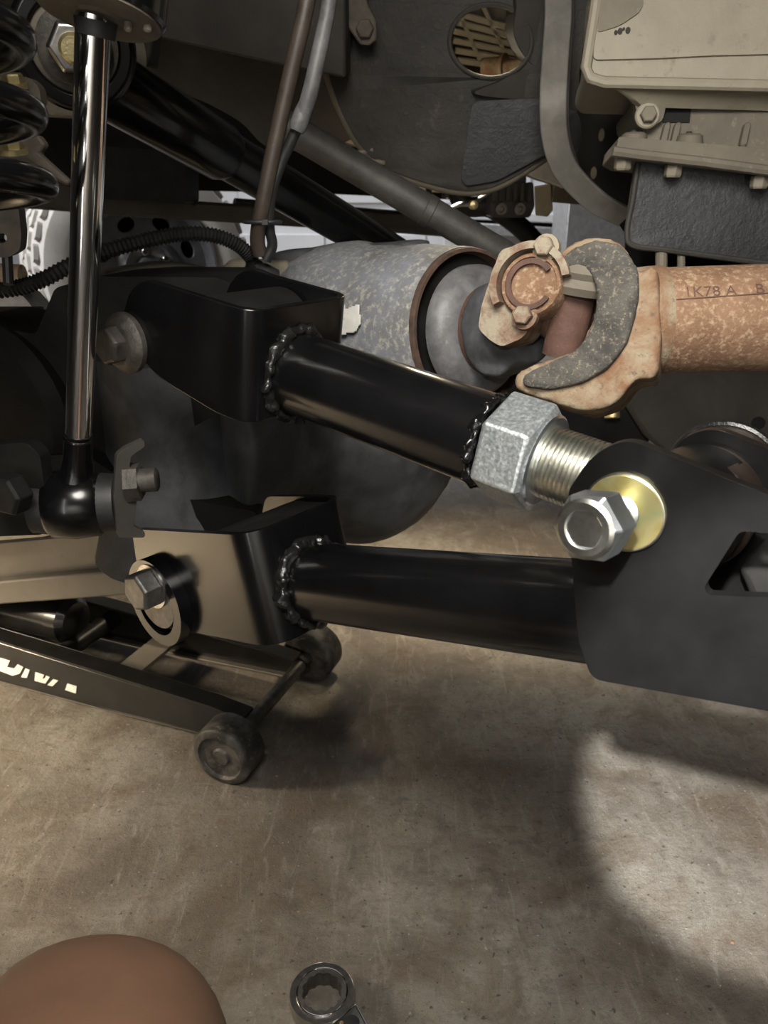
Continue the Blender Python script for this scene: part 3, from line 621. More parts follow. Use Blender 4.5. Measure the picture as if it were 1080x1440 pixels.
# stamped code on the shaft
def wraptext(txt, s0, ang0, size, mat):
    cu = bpy.data.curves.new('code', 'FONT'); cu.body = txt; cu.size = size; cu.extrude = 0; cu.resolution_u = 2
    o = bpy.data.objects.new('code_tmp', cu); COL.objects.link(o); dg = bpy.context.evaluated_depsgraph_get(); me = o.evaluated_get(dg).to_mesh()
    vs = [v.co.copy() for v in me.vertices]; fs = [tuple(f.vertices) for f in me.polygons]; bpy.data.objects.remove(o); bpy.data.curves.remove(cu)
    up = V((0, 0, 1)); up = (up - da * up.dot(da)).normalized(); sd_ = da.cross(up); sd_ = sd_ if sd_.y < 0 else -sd_; out = []
    for v in vs:
        a = ang0 + v.y / DR; out.append(dA + da * (s0 + v.x) + (sd_ * math.cos(a) + up * math.sin(a)) * (DR + .0004))
    return make('stamped_code', (out, fs), mat, shaft_)
wraptext('1K78 A', .014, .58, .0125, 'rust_dark'); wraptext('B', .066, .60, .0125, 'rust_dark')
up_ = (V((0, 0, 1)) - da * da.z).normalized(); sv = da.cross(up_); sv = sv if sv.y < 0 else -sv
make('stamped_line', tube([dA + da * s + (sv * math.cos(.53 + .06 * s / .06) + up_ * math.sin(.53 + .06 * s / .06)) * (DR + .0001) for s in (.008, .03, .05, .075)], .0006, 6), 'rust_dark', ds)

# ------------------------------------------------------------------ control arms
def fork(corner, a, w, L, H, r, endt, endb, far=None, taper=0):
    """bent U plate: near leg, front face, far leg. corner = mid-height of the near corner, a = arm direction"""
    a = V(a).normalized(); bck = V((-a.y, a.x, 0)).normalized(); bck = bck if bck.y > 0 else -bck
    upv = a.cross(bck).normalized(); upv = upv if upv.z > 0 else -upv
    c0 = V(corner); pts = []; n = 16
    for i in range(n + 1): s = -L + (L - r) * i / n; pts.append((c0 + a * s, s, L))
    for i in range(1, 9):
        t = math.pi / 2 * i / 8; pts.append((c0 - a * r + bck * r + a * r * math.sin(t) - bck * r * math.cos(t), 0, L))
    for i in range(1, 6): pts.append((c0 + bck * (r + (w - 2 * r) * i / 5), 0, L))
    for i in range(1, 9):
        t = math.pi / 2 * i / 8; pts.append((c0 - a * r + bck * (w - r) + a * r * math.cos(t) + bck * r * math.sin(t), 0, L))
    for i in range(1, n + 1): s = -r - ((far or L) - r) * i / n; pts.append((c0 + bck * w + a * s, s, far or L))
    vs, fs = [], []
    for q, s, LL in pts:
        def cut(e):
            k = (-s - (LL - e)) / e
            return H * .5 * (1 - math.sqrt(max(0, 1 - min(1, k) ** 2))) if s < 0 and k > 0 else 0
        t, b = H / 2 - cut(endt), -H / 2 + cut(endb) + (taper * max(0, -s - .03))
        if b > t: b = t = (b + t) / 2
        for j in range(5): vs.append(q + upv * (b + (t - b) * j / 4))
    m = len(pts)
    for i in range(m - 1):
        for j in range(4): fs.append((i * 5 + j, (i + 1) * 5 + j, (i + 1) * 5 + j + 1, i * 5 + j + 1))
    return (vs, fs), a, bck, c0, upv
def bead(c, axis, r, th, mat, parent, seed=1):
    x, y = frame(axis); pts, rs = [], []; n = 140
    for i in range(n):
        t = 2 * math.pi * i / n; w = noise.noise(V((math.cos(t) * 2.5, math.sin(t) * 2.5, seed)))
        pts.append(V(c) + (x * math.cos(t) + y * math.sin(t)) * (r + w * .0016)); rs.append(th * (1 + .35 * w))
    vs, fs = tube(pts, rs, 16, closed=True)
    return make('weld_bead', (vs, fs), mat, parent, ang=80, disp=.009, dsize=.007)

TR = .0285
# upper arm
ua = thing('upper_control_arm', 'glossy black upper control arm with a big zinc jam nut', 'control arm', at(345, 605, .50))
U1, U2 = at(404, 520, .545), at(690, 621, .462); uax = (U2 - U1).normalized()
uc = at(350, 519, .505)
g, a, bck, c0, uup = fork(uc, uax, .098, .128, .077, .013, .035, .05, None, .14)
make('fork_bracket', g, 'black_gloss', ua, ang=60, solid=.006, bevel=.0012)
make('arm_tube', lathe(U1 - uax * .02, uax, [(0, TR), ((U2 - U1).length + .02, TR), ((U2 - U1).length + .0225, TR - .002), ((U2 - U1).length + .0225, .018)], 64), 'black_gloss', ua)
wcen = U1 + uax * (c0 - U1).dot(uax)
make('bushing', lathe(c0 - a * .058 + bck * .006, bck, [(0, .033), (.086, .033)], 36), 'black_matte', ua)
bead(wcen + uax * .003, a, TR + .001, .0048, 'black_weld', ua, 3)
for z0, z1 in ((.0285, .0365), (-.036, -.028)): make('weld_run', tube([wcen + a * .004 + V((0, 0, z0)), wcen + a * .004 + V((0, 0, (z0 + z1) / 2)), wcen + a * .004 + V((0, 0, z1))], [.004, .003, .0042], 8), 'black_weld', ua)
bead(U2 + uax * .0005, uax, TR - .002, .0028, 'black_gloss', ua, 5)
NC = U2 + uax * .004; up = V((0, 0, 1))
x0, y0 = frame(uax)
jn_ = make('jam_nut', lathe(NC, uax, [(0, .0285), (.0025, .0335), (.030, .0335), (.0335, .0285), (.0335, .0205), (.0, .0205)], 6, phase=math.radians(22), closed=True), 'zinc', ua, ang=20, bevel=.0016, seg=3)
make('nut_chamfer', lathe(NC + uax * .0332, uax, [(0, .0205), (0, .0275), (.0012, .0262), (.0012, .0205)], 48, closed=True), 'zinc_bright', jn_)
prof = [(0, .012)]; h = .03
prof = [(.028, .0195)]
while h < .085: prof += [(h, .0195), (h + .0009, .0212), (h + .0014, .0212), (h + .0023, .0195)]; h += .0028
make('threaded_shank', lathe(NC, uax, prof, 48), 'zinc_thread', ua, ang=25)
make('joint_eye', lathe(NC + uax * .115, V((-uax.y, uax.x, 0)), [(-.024, .018), (-.024, .030), (.024, .030), (.024, .018)], 40, closed=True), 'black_satin', ua)
# lower arm
la = thing('lower_control_arm', 'black lower control arm with a boxed fork above the jack', 'control arm', at(345, 915, .54))
L1, L2 = at(425, 816, .605), at(812, 858, .448); lax = (L2 - L1).normalized()
lc = at(372, 832, .565)
g, a, bck, c0, lup = fork(lc, lax, .100, .168, .089, .022, .02, .02, .11)
make('fork_bracket', g, 'black_gloss', la, ang=60, solid=.006, bevel=.0012)
make('arm_tube', lathe(L1 - lax * .02, lax, [(0, .030), ((L2 - L1).length + .05, .030)], 64), 'black_gloss', la)
wcen = L1 + lax * (c0 - L1).dot(lax)
make('bushing', lathe(c0 - a * .050 + bck * .006, bck, [(0, .042), (.088, .042)], 36), 'black_matte', la)
make('fork_filler', box(c0 - a * .032 + bck * .05, a * .022, bck * .043, lup * .041), 'black_matte', la)  # black block added to keep the inside of the fork dark
bead(wcen + a * .003, a, TR + .003, .0055, 'black_weld', la, 8)
for z0, z1 in ((.0285, .0375), (-.0375, -.0285)): make('weld_run', tube([wcen + a * .004 + V((0, 0, z0)), wcen + a * .004 + V((0, 0, (z0 + z1) / 2)), wcen + a * .004 + V((0, 0, z1))], [.0038, .0028, .004], 8), 'black_weld', la)
# cam ring + bolt on the lower fork
ln = -bck
lp = Pl(c0 + ln * .003, ln)
rc = lp.hit(232, 842); zz = lup; hh = a
make('cam_ring', slab(ell(rc, hh * .036, zz * .039, 40), ln * .011, [ell(rc, hh * .026, zz * .029, 36)]), 'black_gloss', la, bevel=.0012)
cb_ = thing('cam_bolt', 'grey hex bolt with washer in the ring of the lower fork', 'bolt', rc)
make('washer', lathe(rc + ln * .001, ln, [(0, .024), (.007, .024), (.0085, .023)], 40, sx=1.05), 'steel_dark', cb_)
hc = rc + zz * .016 + hh * .004 + ln * .009
make('flange_washer', lathe(hc, ln, [(0, .0195), (.003, .0195)], 36), 'steel', cb_)
make('hex_head', lathe(hc + ln * .003, ln, [(0, .0172), (.014, .0172), (.016, .0152)], 6, phase=.35), 'steel_dark', cb_, ang=20, bevel=.0008)
# bolt through the upper fork
un = -V((-uax.y, uax.x, 0)).normalized(); un = un if un.y < 0 else -un
up_l = Pl(uc + un * .003, un)
ub = thing('fork_bolt', 'dull brown flange bolt through the upper fork near the chrome rod', 'bolt', up_l.hit(172, 482))
bcn = up_l.hit(180, 482)
make('flange', lathe(bcn, un, [(0, .0225), (.004, .0225), (.010, .0175), (.011, .014)], 36), 'old_bolt', ub)
hexbolt('hex_head', bcn + un * .009, un, .0145, .012, 'old_bolt', ub, ref=(0.3, 0, 1))

# ------------------------------------------------------------------ frame bracket at right with its bolt
fa = az(-35); fp = Pl(at(877, 718, .362), fa); ba = az(-40, 7)
fb = thing('frame_bracket', 'satin black welded frame bracket joining both control arms', 'bracket', at(900, 950, .38))
out = roundpoly([(799, 690), (832, 640), (880, 616), (1082, 697), (1300, 786), (1300, 1045), (1080, 1000), (832, 955), (813, 900), (803, 780)], [10, 30, 30, 20, 0, 0, 10, 16, 20, 20], 6)
win = roundpoly([(1040, 747), (1130, 752), (1130, 842), (996, 837), (990, 826)], 8)
make('near_plate', plate(out, fp, .006, [win]), 'black_satin', fb, bevel=.0016, seg=3)
fp2 = Pl(fp.p - fa * .085, fa)
out2 = roundpoly([(940, 640), (965, 612), (1005, 601), (1300, 720), (1300, 900), (960, 860)], [10, 20, 20, 0, 0, 10], 6)
make('rear_plate', plate(out2, fp2, .006), 'black_satin', fb, bevel=.0016, seg=3)
sc = at(972, 722, .405); 
make('bushing_sleeve', lathe(sc, -fa, [(-.0, .031), (.082, .031)], 48), 'sleeve', fb, bevel=.001)
make('sleeve_weld', tube(ell(sc - fa * .072, V((0, 0, 1)) * .0315, fa.cross(V((0, 0, 1))) * .0315, 48), .0025, 8, closed=True), 'black_weld', fb)
make('inner_boss', lathe(at(1085, 812, .40), fa, [(-.03, .016), (0, .016), (.004, .012)], 6), 'black_matte', fb, bevel=.002)
mb = thing('adjuster_bolt', 'bright zinc hex bolt on a yellow washer, on the black bracket', 'bolt', fp.hit(880, 718))
wc_ = fp.hit(879, 719)
make('washer', lathe(wc_, fa, [(0, .0075), (.003, .0075), (.003, .0182), (.0022, .0192), (0, .0192)], 48), 'zinc_yellow', mb)
make('washer_edge', tube(ell(wc_ + fa * .0022, V((0, 0, 1)) * .0188, fa.cross(V((0, 0, 1))) * .0188, 48), .0007, 8, closed=True), 'zinc_thread', mb)
prof = [(0, .0074)]; h = .004
while h < .025: prof += [(h, .0074), (h + .0006, .0083), (h + .0009, .0083), (h + .0015, .0074)]; h += .0019
make('bolt_shank', lathe(wc_, ba, prof + [(.03, .0074)], 36), 'zinc_bright', mb, ang=25)
make('nut', lathe(wc_ + ba * .024, ba, [(0, .0148), (.0015, .0162), (.0165, .0162), (.0195, .0135), (.0195, .0085), (.010, .0080)], 6, phase=math.radians(10)), 'zinc_bright', mb, ang=20, bevel=.0008, seg=3)
make('nut_collar', lathe(wc_ + ba * .0434, ba, [(0, .0135), (.0012, .0118), (.0012, .0088), (-.004, .0084), (-.0035, .004), (-.003, .0)], 36), 'zinc_thread', mb)

# ================================================================== SHOCK, SPRING, BARS, HOSES
sk = thing('shock_absorber', 'chrome shock absorber rod standing upright at the left', 'shock absorber', at(110, 720, .62))
r1, r2 = at(132, 12, .42), at(110, 618, .54); rax = (r1 - r2).normalized()
make('piston_rod', lathe(r2, rax, [(0, .0088), ((r1 - r2).length, .0096)], 48), 'chrome', sk)
make('rod_shadow_sleeve', lathe(r2, rax, [(-.004, .0075), (.004, .0095), (.006, .0075)], 36), 'black_satin', sk)
make('stem', lathe(r2, -rax, [(0, .0098), (.012, .0100), (.018, .0108), (.024, .0115), (.03, .0135), (.04, .018), (.05, .020)], 36), 'black_gloss', sk, ang=60)
ec = r2 - rax * .052; ea = V((1, .12, 0)).normalized()
make('mount_eye', lathe(ec, ea, [(-.018, .017), (-.021, .0205), (-.016, .0245), (0, .0262), (.016, .0245), (.021, .0205), (.018, .017)], 40), 'black_gloss', sk, ang=60)
make('eye_bushing', lathe(ec, ea, [(-.031, .012), (-.030, .0205), (-.019, .022), (.019, .022), (.030, .0205), (.031, .012)], 36), 'rubber', sk)
bo = at(135, 22, .42)
sa = V((.16, .20, .95)); so = at(140, 20, .42)
make('body_cup', lathe(so, sa, [(.0, .0335), (.002, .0350), (.22, .0350)], 56), 'black_gloss', sk)
make('spring_seat', lathe(so, -sa, [(-.001, .0330), (.001, .0325), (.0025, .027), (.0015, .014), (.003, .0125)], 56), 'dust_brown', sk)
for t in (0, 3): make('seat_dimple', lathe(so - sa * .001 + V((.016 + t * .0035, -.004, -.0075)), -sa, [(-.004, .0025), (.0, .0022), (.001, .001)], 10), 'dust_brown', sk)
make('rod_seal', lathe(bo, rax, [(-.010, .0089), (-.010, .0105), (-.002, .0115)], 36), 'rubber', sk)
# shock mount bolts and tabs
mt = thing('shock_mount', 'dark steel shock mount tabs on the axle with rusty edges', 'bracket', at(180, 740, .56))
make('outer_tab', plate(roundpoly([(-40, 628), (36, 622), (56, 640), (64, 700), (62, 752), (-40, 756)], 8), Pl(at(40, 690, .545), az(-10)), .012), 'dark_iron', mt, bevel=.003)
p = Pl(at(180, 690, .545), az(30))
make('inner_tab', plate(roundpoly([(164, 640), (176, 630), (202, 618), (204, 628), (184, 642), (182, 660), (192, 672), (194, 690), (188, 740), (204, 748), (204, 756), (166, 756), (160, 700)], 4), p, .006), 'dust_dark', mt, bevel=.0015)
make('bolt_stub', lathe(at(196, 676, .545), V((1, .1, .05)), [(0, .0085), (.012, .0085), (.013, .007)], 20), 'old_bolt', mt)
make('lock_nut', lathe(at(186, 678, .548), V((1, .1, .05)), [(-.004, .014), (.006, .014), (.007, .011)], 6), 'old_bolt', mt, ang=20)
hexbolt('shock_bolt', at(26, 690, .53), az(-25), .015, .014, 'dark_iron', mt)
# coil spring
cs = thing('coil_spring', 'thick glossy black coil spring at the left edge', 'spring', at(-60, 320, .36))
cc = at(-115, 180, .37); pts = []; R = .052
tops = at(30, 78, .345).z; pitch = .0325
for i in range(200):
    t = i / 199 * 5.6 * 2 * math.pi; pts.append(V((cc.x + R * math.cos(t), cc.y + R * math.sin(t), tops + .046 + 2 * pitch - pitch * t / (2 * math.pi))))
make('spring_wire', tube(pts, .0076, 18), 'black_gloss', cs)
cb2 = thing('spring_bracket', 'dull bracket with two brass hex fittings behind the coil spring', 'bracket', at(20, 220, .44))
p = Pl(at(25, 160, .46), az(0))
make('upper_leaf', plate(roundpoly([(-60, 104), (40, 108), (55, 122), (58, 148), (-60, 150)], 8), p, .01), 'bracket_brown', cb2, bevel=.003)
make('lower_leaf', plate([(-60, 186), (54, 190), (64, 204), (54, 216), (98, 256), (92, 262), (40, 228), (-60, 226)], p, .008), 'bracket_brown', cb2, bevel=.002)
for a, b in ((20, 122), (20, 214)): 
    make('fitting_washer', lathe(at(a, b + 3, .45), (0, -.2, 1), [(0, .008), (.003, .008)], 20), 'brass', cb2)
    hexbolt('brass_fitting', at(a, b, .45), (0, -.2, 1), .0062, .007, 'brass', cb2)
# brown block with hole and strut lower left
mb2 = thing('bump_bracket', 'brown notched mounting bracket with a hole, left of the tyre', 'bracket', at(15, 380, .6))
p = Pl(at(15, 330, .6), az(10))
make('bracket_plate', plate(roundpoly([(-50, 290), (26, 292), (30, 330), (28, 352), (12, 362), (-50, 362)], 5), p, .02, [ell_ for ell_ in [[(3 + 7 * math.cos(t), 335 + 7 * math.sin(t)) for t in [2 * math.pi * i / 14 for i in range(14)]]]]), 'bracket_brown', mb2, bevel=.003)
make('bracket_pin', tube([at(10, 360, .61), at(12, 400, .61)], .004, 10), 'plastic_black', mb2)
make('copper_pipe', tube([at(-60, 384, .9), at(32, 388, .9)], .013, 16), 'rust_sandy', label='pale copper pipe stub at the left edge in front of the tyre', cat='pipe')
make('caliper_block', plate(roundpoly([(-60, 420), (30, 414), (44, 430), (62, 462), (40, 474), (-60, 474)], 5), Pl(at(10, 440, .95), az(0)), .05), 'aluminium', bevel=.006, label='pale metal block behind the axle bracket at the left edge', cat='block')
make('rubber_stop', plate(roundpoly([(-60, 440), (34, 440), (36, 464), (-60, 470)], 4), Pl(at(10, 455, .80), az(0)), .05), 'rubber', bevel=.006, label='black rubber stop block at the left edge', cat='rubber stop')
make('axle_end', lathe(at(-20, 590, .74), az(-20), [(-.02, .10), (.0, .10), (.012, .09), (.02, .05)], 40), 'black_matte', label='black round axle end behind the lower shock mount', cat='axle end')
# upper background beam behind the eye
make('beige_beam', bar(at(-60, 135, 1.0), at(180, 150, 1.05), .04, .035), 'dust_brown', bevel=.004, label='dusty beige beam behind the coil spring and chrome rod', cat='beam')
# track bar
tb = thing('track_bar', 'long gloss black track bar slanting down behind the hoses', 'track bar', at(300, 210, .8))
t1, t2 = at(100, 88, .60), at(600, 385, 1.02); tax = (t2 - t1).normalized()
make('bar_tube', lathe(t1, tax, [(.02, .0225), ((t2 - t1).length, .0225)], 40), 'black_gloss', tb)
make('bar_sleeve', lathe(t1, tax, [(.0, .026), (.02, .0275), (.155, .0265), (.165, .0225)], 40), 'black_gloss', tb)
ev = az(18, -12); eo = at(104, 62, .575)
make('eye_ring', lathe(eo, ev, [(-.03, .031), (-.03, .044), (.014, .044), (.018, .041), (.018, .031)], 48, closed=True), 'black_gloss', tb, bevel=.002)
make('eye_bushing', lathe(eo, ev, [(-.02, .032), (.012, .031), (.016, .024), (.014, .018)], 40), 'dust_brown', tb)
tbb = thing('track_bar_bolt', 'flanged hex nut inside the track bar eye behind the chrome rod', 'nut', eo)
make('flange_washer', lathe(eo + ev * .016, ev, [(0, .026), (.004, .026), (.006, .022)], 36), 'old_bolt', tbb)
make('hex_nut', lathe(eo + ev * .02, ev, [(0, .0185), (.013, .0185), (.016, .016), (.016, .010)], 6), 'steel', tbb, ang=20, bevel=.001)
make('thread_end', lathe(eo + ev * .02, ev, [(0, .010), (.022, .010), (.024, .008)], 24), 'brass', tbb)
ub2 = thing('shock_tower', 'dark upper shock tower with a bolt edge behind the shock body', 'bracket', at(200, 70, .7))
make('tower_plate', plate([(150, -40), (215, -40), (214, 52), (208, 95), (196, 92), (192, 60), (150, 40)], Pl(at(200, 50, .72), az(-15)), .02), 'dust_dark', ub2, bevel=.003)
make('tower_bolt', lathe(at(200, 80, .70), az(-60), [(0, .014), (.008, .013)], 20), 'dust_brown', ub2)
# grey link rod
g1, g2 = at(388, 170, .93), at(800, 413, 1.01)
lk = thing('link_rod', 'dusty grey link rod slanting from the hoses to the joint', 'rod', (g1 + g2) / 2)
make('rod', tube([g1, g2], .0185, 28), 'grey_tube', lk)
make('clamp_band', lathe(g1 + (g2 - g1) * .5, g2 - g1, [(-.006, .0187), (-.005, .0197), (.005, .0197), (.006, .0187)], 28), 'grey_tube', lk)
# hoses
h1 = thing('brake_hose', 'brown rubber brake hose hanging down to the snout', 'hose', at(365, 340, .72))
make('hose', tube(catmull([at(480, -230, .60), at(440, -40, .62), at(426, 30, .63), at(405, 120, .65), at(385, 210, .67), at(369, 290, .69), at(362, 335, .71), at(366, 358, .72)], 6), [.0068, .0068, .0070, .0070], 18), 'hose_brown', h1)
h2 = thing('breather_hose', 'grey breather hose with a split sleeve beside the brown hose', 'hose', at(375, 345, .72))
make('sleeve', tube(catmull([at(500, -230, .60), at(468, -40, .62), at(460, 20, .63), at(445, 90, .64), at(434, 138, .65), at(421, 176, .66)], 6), [.0062, .0062, .0064, .0066, .0070, .0060], 16), 'hose_grey', h2)
make('sleeve_end', lathe(at(419, 178, .66), at(440, 120, .65) - at(419, 178, .66), [(-.004, .006), (0, .0078), (.012, .0076), (.02, .0062)], 16), 'hose_grey', h2, ang=60)
make('inner_hose', tube(catmull([at(424, 165, .662), at(411, 195, .67), at(395, 230, .68), at(381, 275, .69), at(379, 320, .705), at(383, 345, .715), at(374, 366, .72)], 6), .0048, 14), 'rubber', h2)
zc = at(369, 312, .70)
zt = thing('zip_tie', 'black cable tie binding the two hoses above the snout', 'cable tie', zc)
make('loop', tube(ell(zc, V((.0165, 0, 0)), V((0, .010, 0)), 28), .0018, 8, closed=True), 'plastic_black', zt)
make('lock_head', box(zc + V((.004, -.011, 0)), (.003, 0, 0), (0, .0025, 0), (0, 0, .0025)), 'plastic_black', zt, bevel=.0005)
# corrugated loom
lp_ = catmull([at(-40, 410, .66), at(18, 406, .66), at(60, 393, .66), at(110, 368, .67), at(160, 350, .68), at(210, 337, .69), at(255, 329, .70), at(300, 331, .71), at(335, 345, .72), at(354, 365, .73), at(356, 385, .73)], 16)
rs = [.0062 + (.0010 if (i // 1) % 2 else -.0006) for i in range(len(lp_))]
lm = thing('wire_loom', 'black corrugated wire loom arching in front of the wheel', 'cable', at(200, 345, .7))
make('loom', tube(lp_, rs, 12), 'rubber', lm, ang=20)
cp = thing('breather_fitting', 'black hose elbow fitting on top of the axle below the hoses', 'fitting', at(372, 395, .74))
make('elbow', tube(catmull([at(356, 372, .735), at(362, 385, .735), at(374, 388, .735), at(388, 392, .74)], 5), [.009, .0105, .0105, .009], 16), 'plastic_black', cp)
make('spring_clip', tube(ell(at(368, 378, .733), V((.009, 0, 0)), V((0, .009, .003)), 24), .0012, 6, closed=True), 'steel_dark', cp)

# ================================================================== FLOOR JACK
jk = thing('floor_jack', 'black low floor jack with roller wheels under the axle', 'jack', onfloor(330, 1060))
wr = .040
c1 = onfloor(322, 1052, wr); c2 = onfloor(440, 916, wr); jax = (c2 - c1); jax.z = 0; jw = jax.length; jax.normalize(); jd = V((-jax.y, jax.x, 0)); jd = jd if jd.x < 0 else -jd
for c, s in ((c1, -1), (c2, 1)):
    w = make('roller', lathe(c, jax * s, [(-.020, .030), (-.020, wr - .003), (-.017, wr), (.017, wr), (.020, wr - .003), (.022, .030), (.018, .028), (.017, .012), (.020, .010), (.020, 0.0)], 44), 'roller', jk, ang=50)
make('roller_axle', tube([c1, c2], .0095, 20), 'steel_dark', jk)
NEAR = None
for c, off in ((c1, .034), (c2, -.034)):
    b0 = c + jax * off
    # side rail: deep channel, slender at the nose
    L = .75
    prof = [(0.0, .020, .055), (.05, .018, .062), (.20, .012, .070), (.40, .010, .080), (L, .010, .09)]
    lo = [b0 + jd * s + V((0, 0, z - b0.z)) for s, z, _ in prof]; hi = [b0 + jd * s + V((0, 0, z - b0.z)) for s, _, z in prof]
    nose = [b0 + jd * -.012 + V((0, 0, -.010)), b0 + jd * -.012 + V((0, 0, .006))]
    rl = make('side_rail', slab([nose[0]] + lo + list(reversed(hi)) + [nose[1]], jax * (.007 if off > 0 else -.007)), 'jack_black', jk, bevel=.002)
    NEAR = NEAR or rl
    fl_ = [h for h in hi]
    make('rail_flange', slab(fl_ + [h + jax * (.026 if off > 0 else -.026) for h in reversed(fl_)], (0, 0, .004)), 'jack_black', jk, bevel=.0015)
    make('bottom_flange', slab(lo + [h + jax * (.016 if off > 0 else -.016) for h in reversed(lo)], (0, 0, .004)), 'jack_grey', jk, bevel=.001)
jz = V((0, 0, 1))
mid = lambda s, z, t: c1 + jax * jw * t + jd * s + V((0, 0, z - wr))
make('cross_bar', slab([mid(.205, .035, .19), mid(.205, .035, .81), mid(.245, .035, .81), mid(.245, .035, .19)], (0, 0, .006)), 'jack_grey', jk, bevel=.001)
make('spreader_tube', tube([mid(.33, .05, .16), mid(.33, .05, .84)], .014, 20), 'jack_black', jk)
# lift arm: two grey side beams rising to the pad under the axle
for t in (.26, .74):
    la_ = make('lift_beam', slab([mid(.62, .10, t), mid(.12, .235, t), mid(.08, .235, t), mid(.06, .255, t), mid(.08, .285, t), mid(.14, .285, t), mid(.62, .17, t)], jax * .012), 'jack_grey', jk, bevel=.002)
make('beam_ledge', bar(mid(.66, .085, .22), mid(.13, .225, .22), .016, .035), 'jack_grey', jk, bevel=.003)
make('lift_web', slab([mid(.62, .155, .27), mid(.15, .27, .27), mid(.15, .27, .74), mid(.62, .155, .74)], (0, 0, -.008)), 'jack_grey', jk, bevel=.001)
make('saddle_post', lathe(mid(.09, .28, .5), jz, [(0, .03), (.02, .03), (.02, .05), (.03, .055)], 32), 'jack_black', jk)
make('ram_tube', tube([mid(.34, .085, .5), mid(.75, .085, .5)], .034, 28), 'jack_black', jk)
make('ram_end', lathe(mid(.34, .085, .5), jd, [(-.012, .018), (-.01, .028), (0, .036), (.02, .036)], 28), 'jack_black', jk)
# stencilled letters on the near rail (only their lower halves show)
rail_bv = Pl(c1 + jax * .0335, -jax)
for sh in ([(1, 925), (14, 929), (10, 938), (20, 940), (25, 934), (33, 938), (28, 947), (18, 950), (2, 944), (-14, 938), (-14, 926)], [(36, 940), (42, 942), (38, 953), (30, 952)], [(50, 945), (62, 949), (60, 955), (64, 953), (65, 950), (70, 952), (64, 961), (49, 957)], [(75, 955), (82, 957), (74, 965), (67, 963)], [(95, 961), (108, 965), (107, 975), (92, 970)]):
    make('painted_letter', slab([rail_bv.hit(*q) for q in sh], -jax * .0006), 'paint_white', NEAR, label='white stencilled letter fragment')
make('saddle_top', slab([at(-80, 768, 1.02), at(60, 756, .99), at(168, 737, .95), at(150, 722, .99), at(-80, 738, 1.1)], (0, 0, .012)), 'jack_pad_lit', bevel=.003, label='bright pale board edge above the grey jack arm, lamplight put into its colour', cat='saddle')  # top of the jack saddle, its lamplight painted in as a pale colour

# ================================================================== WRENCH
wk = thing('ratchet_wrench', 'chrome ratcheting box end wrench lying on the floor', 'wrench', onfloor(453, 1395))
zr = .016; rc_ = onfloor(453, 1395, zr); hd = (onfloor(520, 1470, zr) - rc_).normalized()
x, y = V((1, 0, 0)), V((0, 1, 0)); RO = .0285
make('ring_head', slab(ell(rc_, x * RO, y * RO, 56), (0, 0, -.015), [ell(rc_, x * .0225, y * .0225, 48)]), 'steel', wk, bevel=.0022, seg=3)
star = [rc_ + V((0, 0, .001)) + (x * math.cos(2 * math.pi * i / 48) + y * math.sin(2 * math.pi * i / 48)) * (.0165 + .0016 * abs(math.sin(2 * math.pi * i / 48 * 6)) ) for i in range(48)]
make('ratchet_insert', slab(ell(rc_ + V((0, 0, .001)), x * .0218, y * .0218, 48), (0, 0, -.016), [star]), 'steel_dark', wk, bevel=.0008)
make('retainer_ring', tube(ell(rc_ + V((0, 0, .0006)), x * .0222, y * .0222, 48), .0009, 8, closed=True), 'chrome', wk)
pz = hd.cross(V((0, 0, 1)))
make('neck', slab([rc_ + hd * .026 + pz * .017, rc_ + hd * .026 - pz * .017, rc_ + hd * .055 - pz * .010, rc_ + hd * .26 - pz * .009, rc_ + hd * .26 + pz * .009, rc_ + hd * .055 + pz * .010], (0, 0, -.012)), 'chrome', wk, bevel=.003, seg=3)
make('reverse_lever', lathe(rc_ + hd * .040, (0, 0, 1), [(-.002, .007), (.003, .007), (.004, .004)], 16), 'plastic_black', wk)
make('lever_mark', lathe(rc_ + hd * .034 - pz * -.006, (0, 0, 1), [(0, .002), (.002, .002)], 8), 'rust', wk)

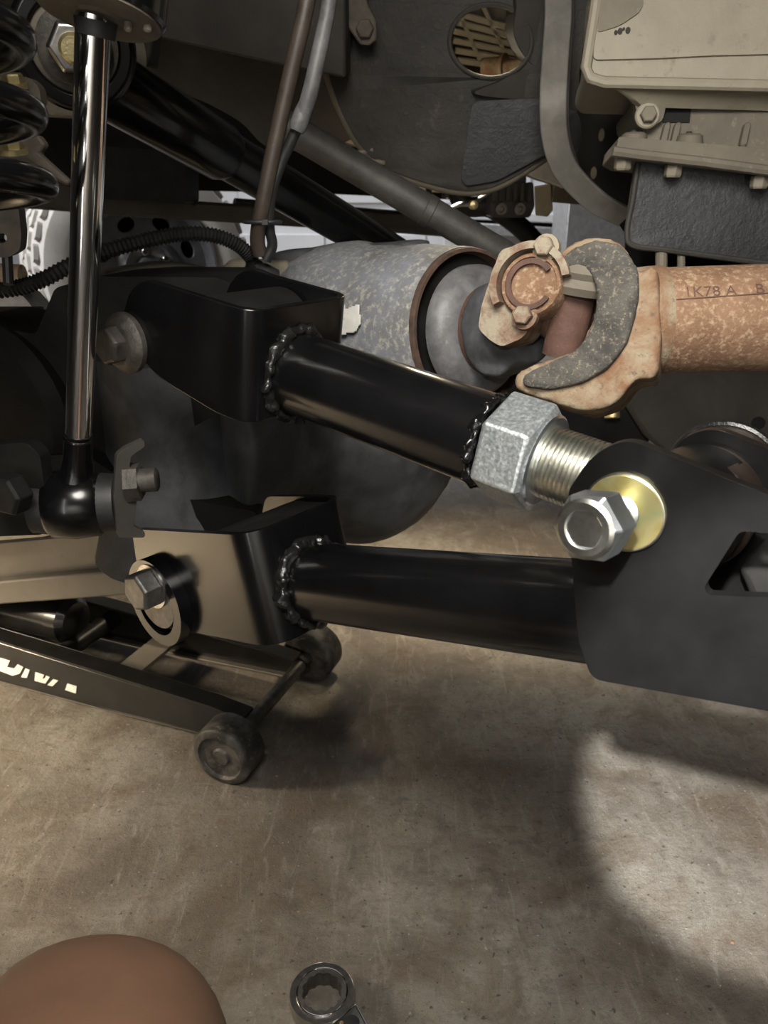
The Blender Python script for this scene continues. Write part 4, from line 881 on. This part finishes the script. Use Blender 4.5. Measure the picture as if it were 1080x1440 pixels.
# ================================================================== KNEE (person sitting cross-legged at the camera)
me = bpy.data.meshes.new('person')
kn = at(172, 1425, .40)
pv = [V((-.10, -.36, .16)), V((-.11, -.20, .22)), V((kn.x + .005, -.03, .268)), V((kn.x, kn.y - .09, kn.z + .006)), V((kn.x, kn.y, kn.z)), V((kn.x - .035, kn.y - .02, kn.z - .06)), V((kn.x - .075, kn.y - .10, kn.z - .13)), V((-.27, -.06, .085)), V((-.27, -.20, .055)), V((-.19, -.26, .045)), V((-.10, -.27, .04))]
pr = [.10, .092, .080, .074, .072, .070, .062, .050, .040, .036, .028]
org = V((kn.x, kn.y, 0)); me.from_pydata([v - org for v in pv], [(i, i + 1) for i in range(len(pv) - 1)], [])
pe = bpy.data.objects.new('person', me); COL.objects.link(pe); pe.location = org
me.materials.append(M['skin'])
m = pe.modifiers.new('skin', 'SKIN'); m.use_smooth_shade = True
sl_ = me.skin_vertices[0].data if me.skin_vertices else None
if sl_ is None:
    bm_ = __import__('bmesh').new(); bm_.from_mesh(me); bm_.verts.layers.skin.verify(); bm_.to_mesh(me); bm_.free(); sl_ = me.skin_vertices[0].data
for i, r in enumerate(pr): sl_[i].radius = (r, r)
sl_[0].use_root = True
m = pe.modifiers.new('sub', 'SUBSURF'); m.levels = 3; m.render_levels = 3
pe['label'] = 'bare bent knee of a person sitting at the lower left corner'; pe['category'] = 'person'

# ================================================================== FLOOR CRUMBS
vs, fs = [], []; rnd = random.Random(3)
def crumb(c, r):
    b = len(vs); base = [V((1, 0, 0)), V((-1, 0, 0)), V((0, 1, 0)), V((0, -1, 0)), V((0, 0, .6)), V((0, 0, -.2))]
    q = rnd.random() * 6; ca, sa = math.cos(q), math.sin(q); st = rnd.uniform(.5, 1.6)
    for v in base:
        v = V((v.x * st, v.y, v.z)); vs.append(V(c) + V((v.x * ca - v.y * sa, v.x * sa + v.y * ca, v.z)) * r * rnd.uniform(.7, 1.2))
    fs.extend([tuple(b + i for i in f) for f in ((0, 2, 4), (2, 1, 4), (1, 3, 4), (3, 0, 4), (2, 0, 5), (1, 2, 5), (3, 1, 5), (0, 3, 5))])
for a, b, r in ((586, 1098, .0022), (586, 1158, .0018), (848, 978, .0026), (545, 1188, .0014), (434, 1203, .002), (920, 1266, .002), (1030, 1325, .002), (834, 1424, .002)): crumb(onfloor(a, b), r)
for i in range(260): crumb(V((rnd.uniform(-.7, .9), rnd.uniform(.25, 1.6), 0)), rnd.uniform(.0006, .0018))
make('floor_crumbs', (vs, fs), 'crumb', kind='stuff', label='scattered rust crumbs and grit on the concrete floor', cat='debris')
